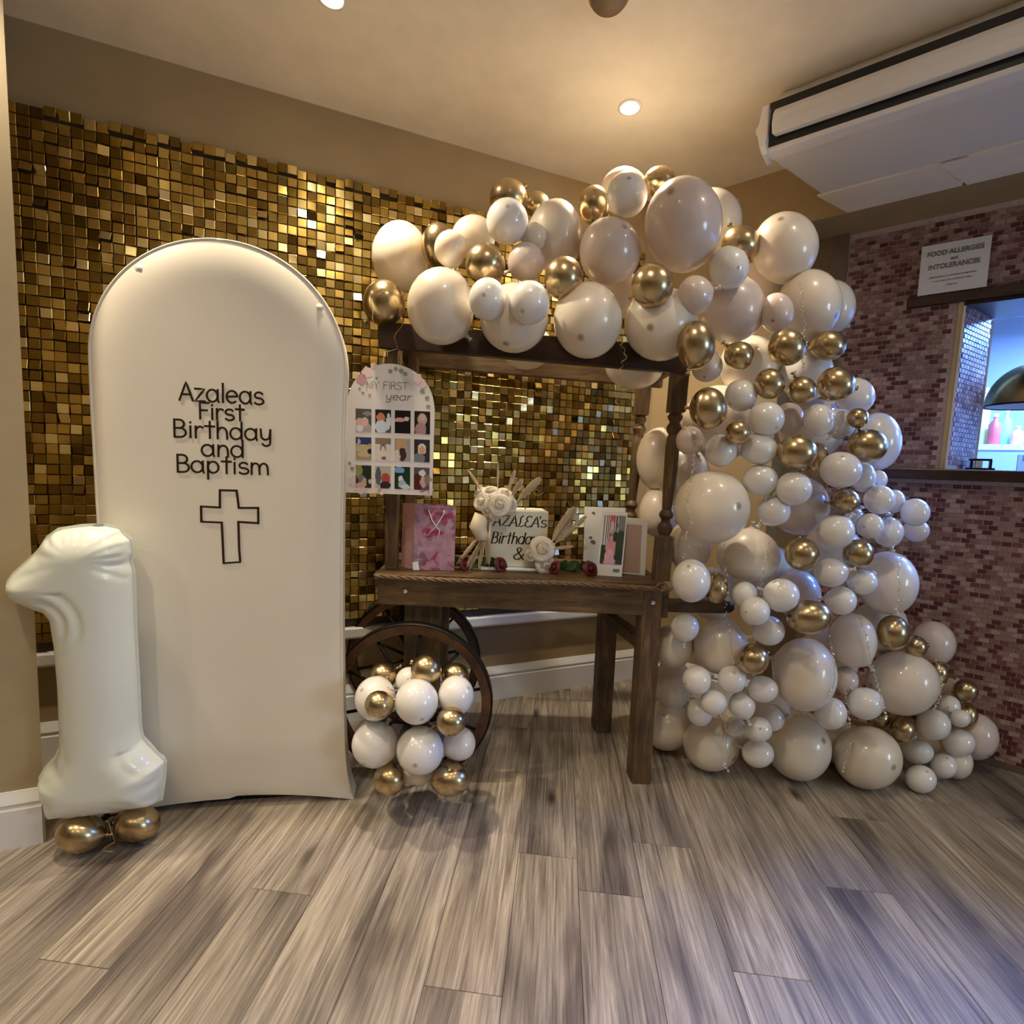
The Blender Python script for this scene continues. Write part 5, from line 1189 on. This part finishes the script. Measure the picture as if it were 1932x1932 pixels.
PH = [
 layers((.10, .09, .09), [(.5, .9, .6, .3, (.45, .4, .42)), (.35, .62, .4, .22, (.72, .45, .42)), (.6, .55, .2, .2, (.75, .5, .45)), (.25, .85, .22, .15, (.75, .74, .8)), (.75, .2, .3, .1, (.3, .28, .28))]),
 layers((.02, .015, .015), [(.35, .35, .28, .2, (.62, .22, .12)), (.4, .75, .42, .28, (.62, .70, .85)), (.85, .5, .14, .35, (.68, .75, .88)), (.9, .95, .2, .1, (.1, .1, .1))]),
 layers((.004, .004, .006), [(.3, .42, .38, .09, (.78, .42, .42)), (.75, .36, .16, .1, (.80, .62, .55))]),
 layers((.01, .008, .01), [(.5, .35, .3, .27, (.52, .36, .32)), (.4, .8, .38, .3, (.42, .26, .27)), (.5, .28, .2, .15, (.62, .47, .42))]),
 layers((.45, .34, .18), [(.5, .1, .7, .22, (.03, .05, .15)), (.2, .2, .1, .14, (.4, .48, .7)), (.5, .5, .45, .18, (.6, .47, .28)), (.55, .75, .4, .12, (.65, .5, .32)), (.9, .6, .15, .12, (.02, .02, .03))]),
 layers((.72, .68, .62), [(.5, .08, .8, .22, (.25, .2, .13)), (.5, .45, .2, .17, (.2, .12, .09)), (.5, .5, .14, .12, (.78, .62, .52)), (.55, .88, .15, .08, (.35, .1, .06))]),
 layers((.40, .36, .3), [(.5, .25, .4, .4, (.58, .40, .2)), (.5, .7, .24, .3, (.06, .03, .02)), (.15, .8, .2, .3, (.7, .66, .64)), (.85, .5, .12, .5, (.35, .38, .45))]),
 layers((.03, .03, .04), [(.3, .85, .4, .25, (.2, .23, .28)), (.5, .42, .28, .24, (.78, .72, .62)), (.5, .46, .2, .18, (.72, .35, .25))]),
 layers((.02, .03, .015), [(.2, .25, .22, .35, (.3, .32, .1)), (.35, .6, .2, .2, (.2, .2, .2)), (.55, .75, .16, .2, (.62, .4, .32)), (.3, .9, .3, .14, (.66, .45, .38)), (.9, .7, .1, .1, (.6, .6, .55))]),
 layers((.50, .46, .43), [(.2, .45, .18, .4, (.1, .12, .14)), (.68, .55, .28, .25, (.45, .08, .05)), (.65, .85, .35, .18, (.04, .02, .03))]),
 layers((.01, .04, .02), [(.3, .15, .35, .14, (.2, .4, .7)), (.4, .55, .14, .16, (.75, .78, .8)), (.5, .78, .28, .18, (.4, .5, .62)), (.7, .9, .3, .12, (.65, .7, .75))]),
 layers((.10, .09, .14), [(.25, .65, .3, .4, (.08, .02, .02)), (.55, .25, .22, .14, (.75, .75, .75)), (.6, .65, .2, .25, (.62, .4, .34)), (.85, .55, .15, .25, (.3, .2, .18))])]
for i in range(12):
    rw, cl = divmod(i, 4); x0 = -.127+.0722*cl; z0 = .312-.104*rw
    painted(bp_(x0, z0, .0004), bp_(x0+.058, z0, .0004), bp_(x0, z0-.084, .0004), PH[i], 16, 22, M['print'], 'photo_print', t)
pk = mat('pink_watercolour_flower', (.62, .33, .37), .5); pk2 = mat('pale_pink_watercolour', (.80, .62, .62), .5); gr = mat('grey_green_leaf_print', (.33, .33, .27), .5)
for a, b, r, mm in ((-.105, .418, .019, pk), (-.085, .445, .02, pk2), (-.06, .47, .012, pk2), (.10, .43, .018, pk2), (.122, .41, .012, pk2), (-.135, .045, .02, pk2), (-.11, .02, .024, pk2), (-.05, .02, .02, pk2), (-.03, .012, .016, pk2), (.125, .025, .024, pk2), (.122, .025, .015, pk), (.15, .02, .012, pk2), (.0, .452, .008, gr), (.02, .462, .008, gr), (.04, .455, .009, gr), (.055, .445, .008, gr), (-.10, .37, .005, gr), (-.112, .385, .005, gr), (.118, .385, .009, gr), (.136, .36, .009, gr), (.14, .33, .008, gr), (-.15, .11, .006, gr), (-.14, .09, .008, gr), (-.05, .425, .005, gr), (.15, .06, .008, gr), (-.09, .03, .006, gr), (-.075, .362, .006, mat('rust_heart', (.25, .08, .07), .5) if 0 else pk)):
    rs = [r*(1+.16*math.sin(5*g+a*90)) for g in np.linspace(0, 2*math.pi, 15)[:-1]]
    q = MB().add([bp_(a+rr_*math.cos(g), b+rr_*math.sin(g), .0003) for rr_, g in zip(rs, np.linspace(0, 2*math.pi, 15)[:-1])], [tuple(range(14))]); q.build('flower_print' if mm is not gr else 'leaf_print', mm, t, loc=h0)
MB().tube([h0+hx*.03+hz*.478, h0+hx*.028+hz*.52, np.array([-.44, 1.90, 1.665])], .0012, 6).tube([h0-hx*.03+hz*.47, h0-hx*.02+hz*.52, np.array([-.45, 1.90, 1.665])], .0012, 6).build('hanging_cord', M['ribbon'], t, loc=h0)
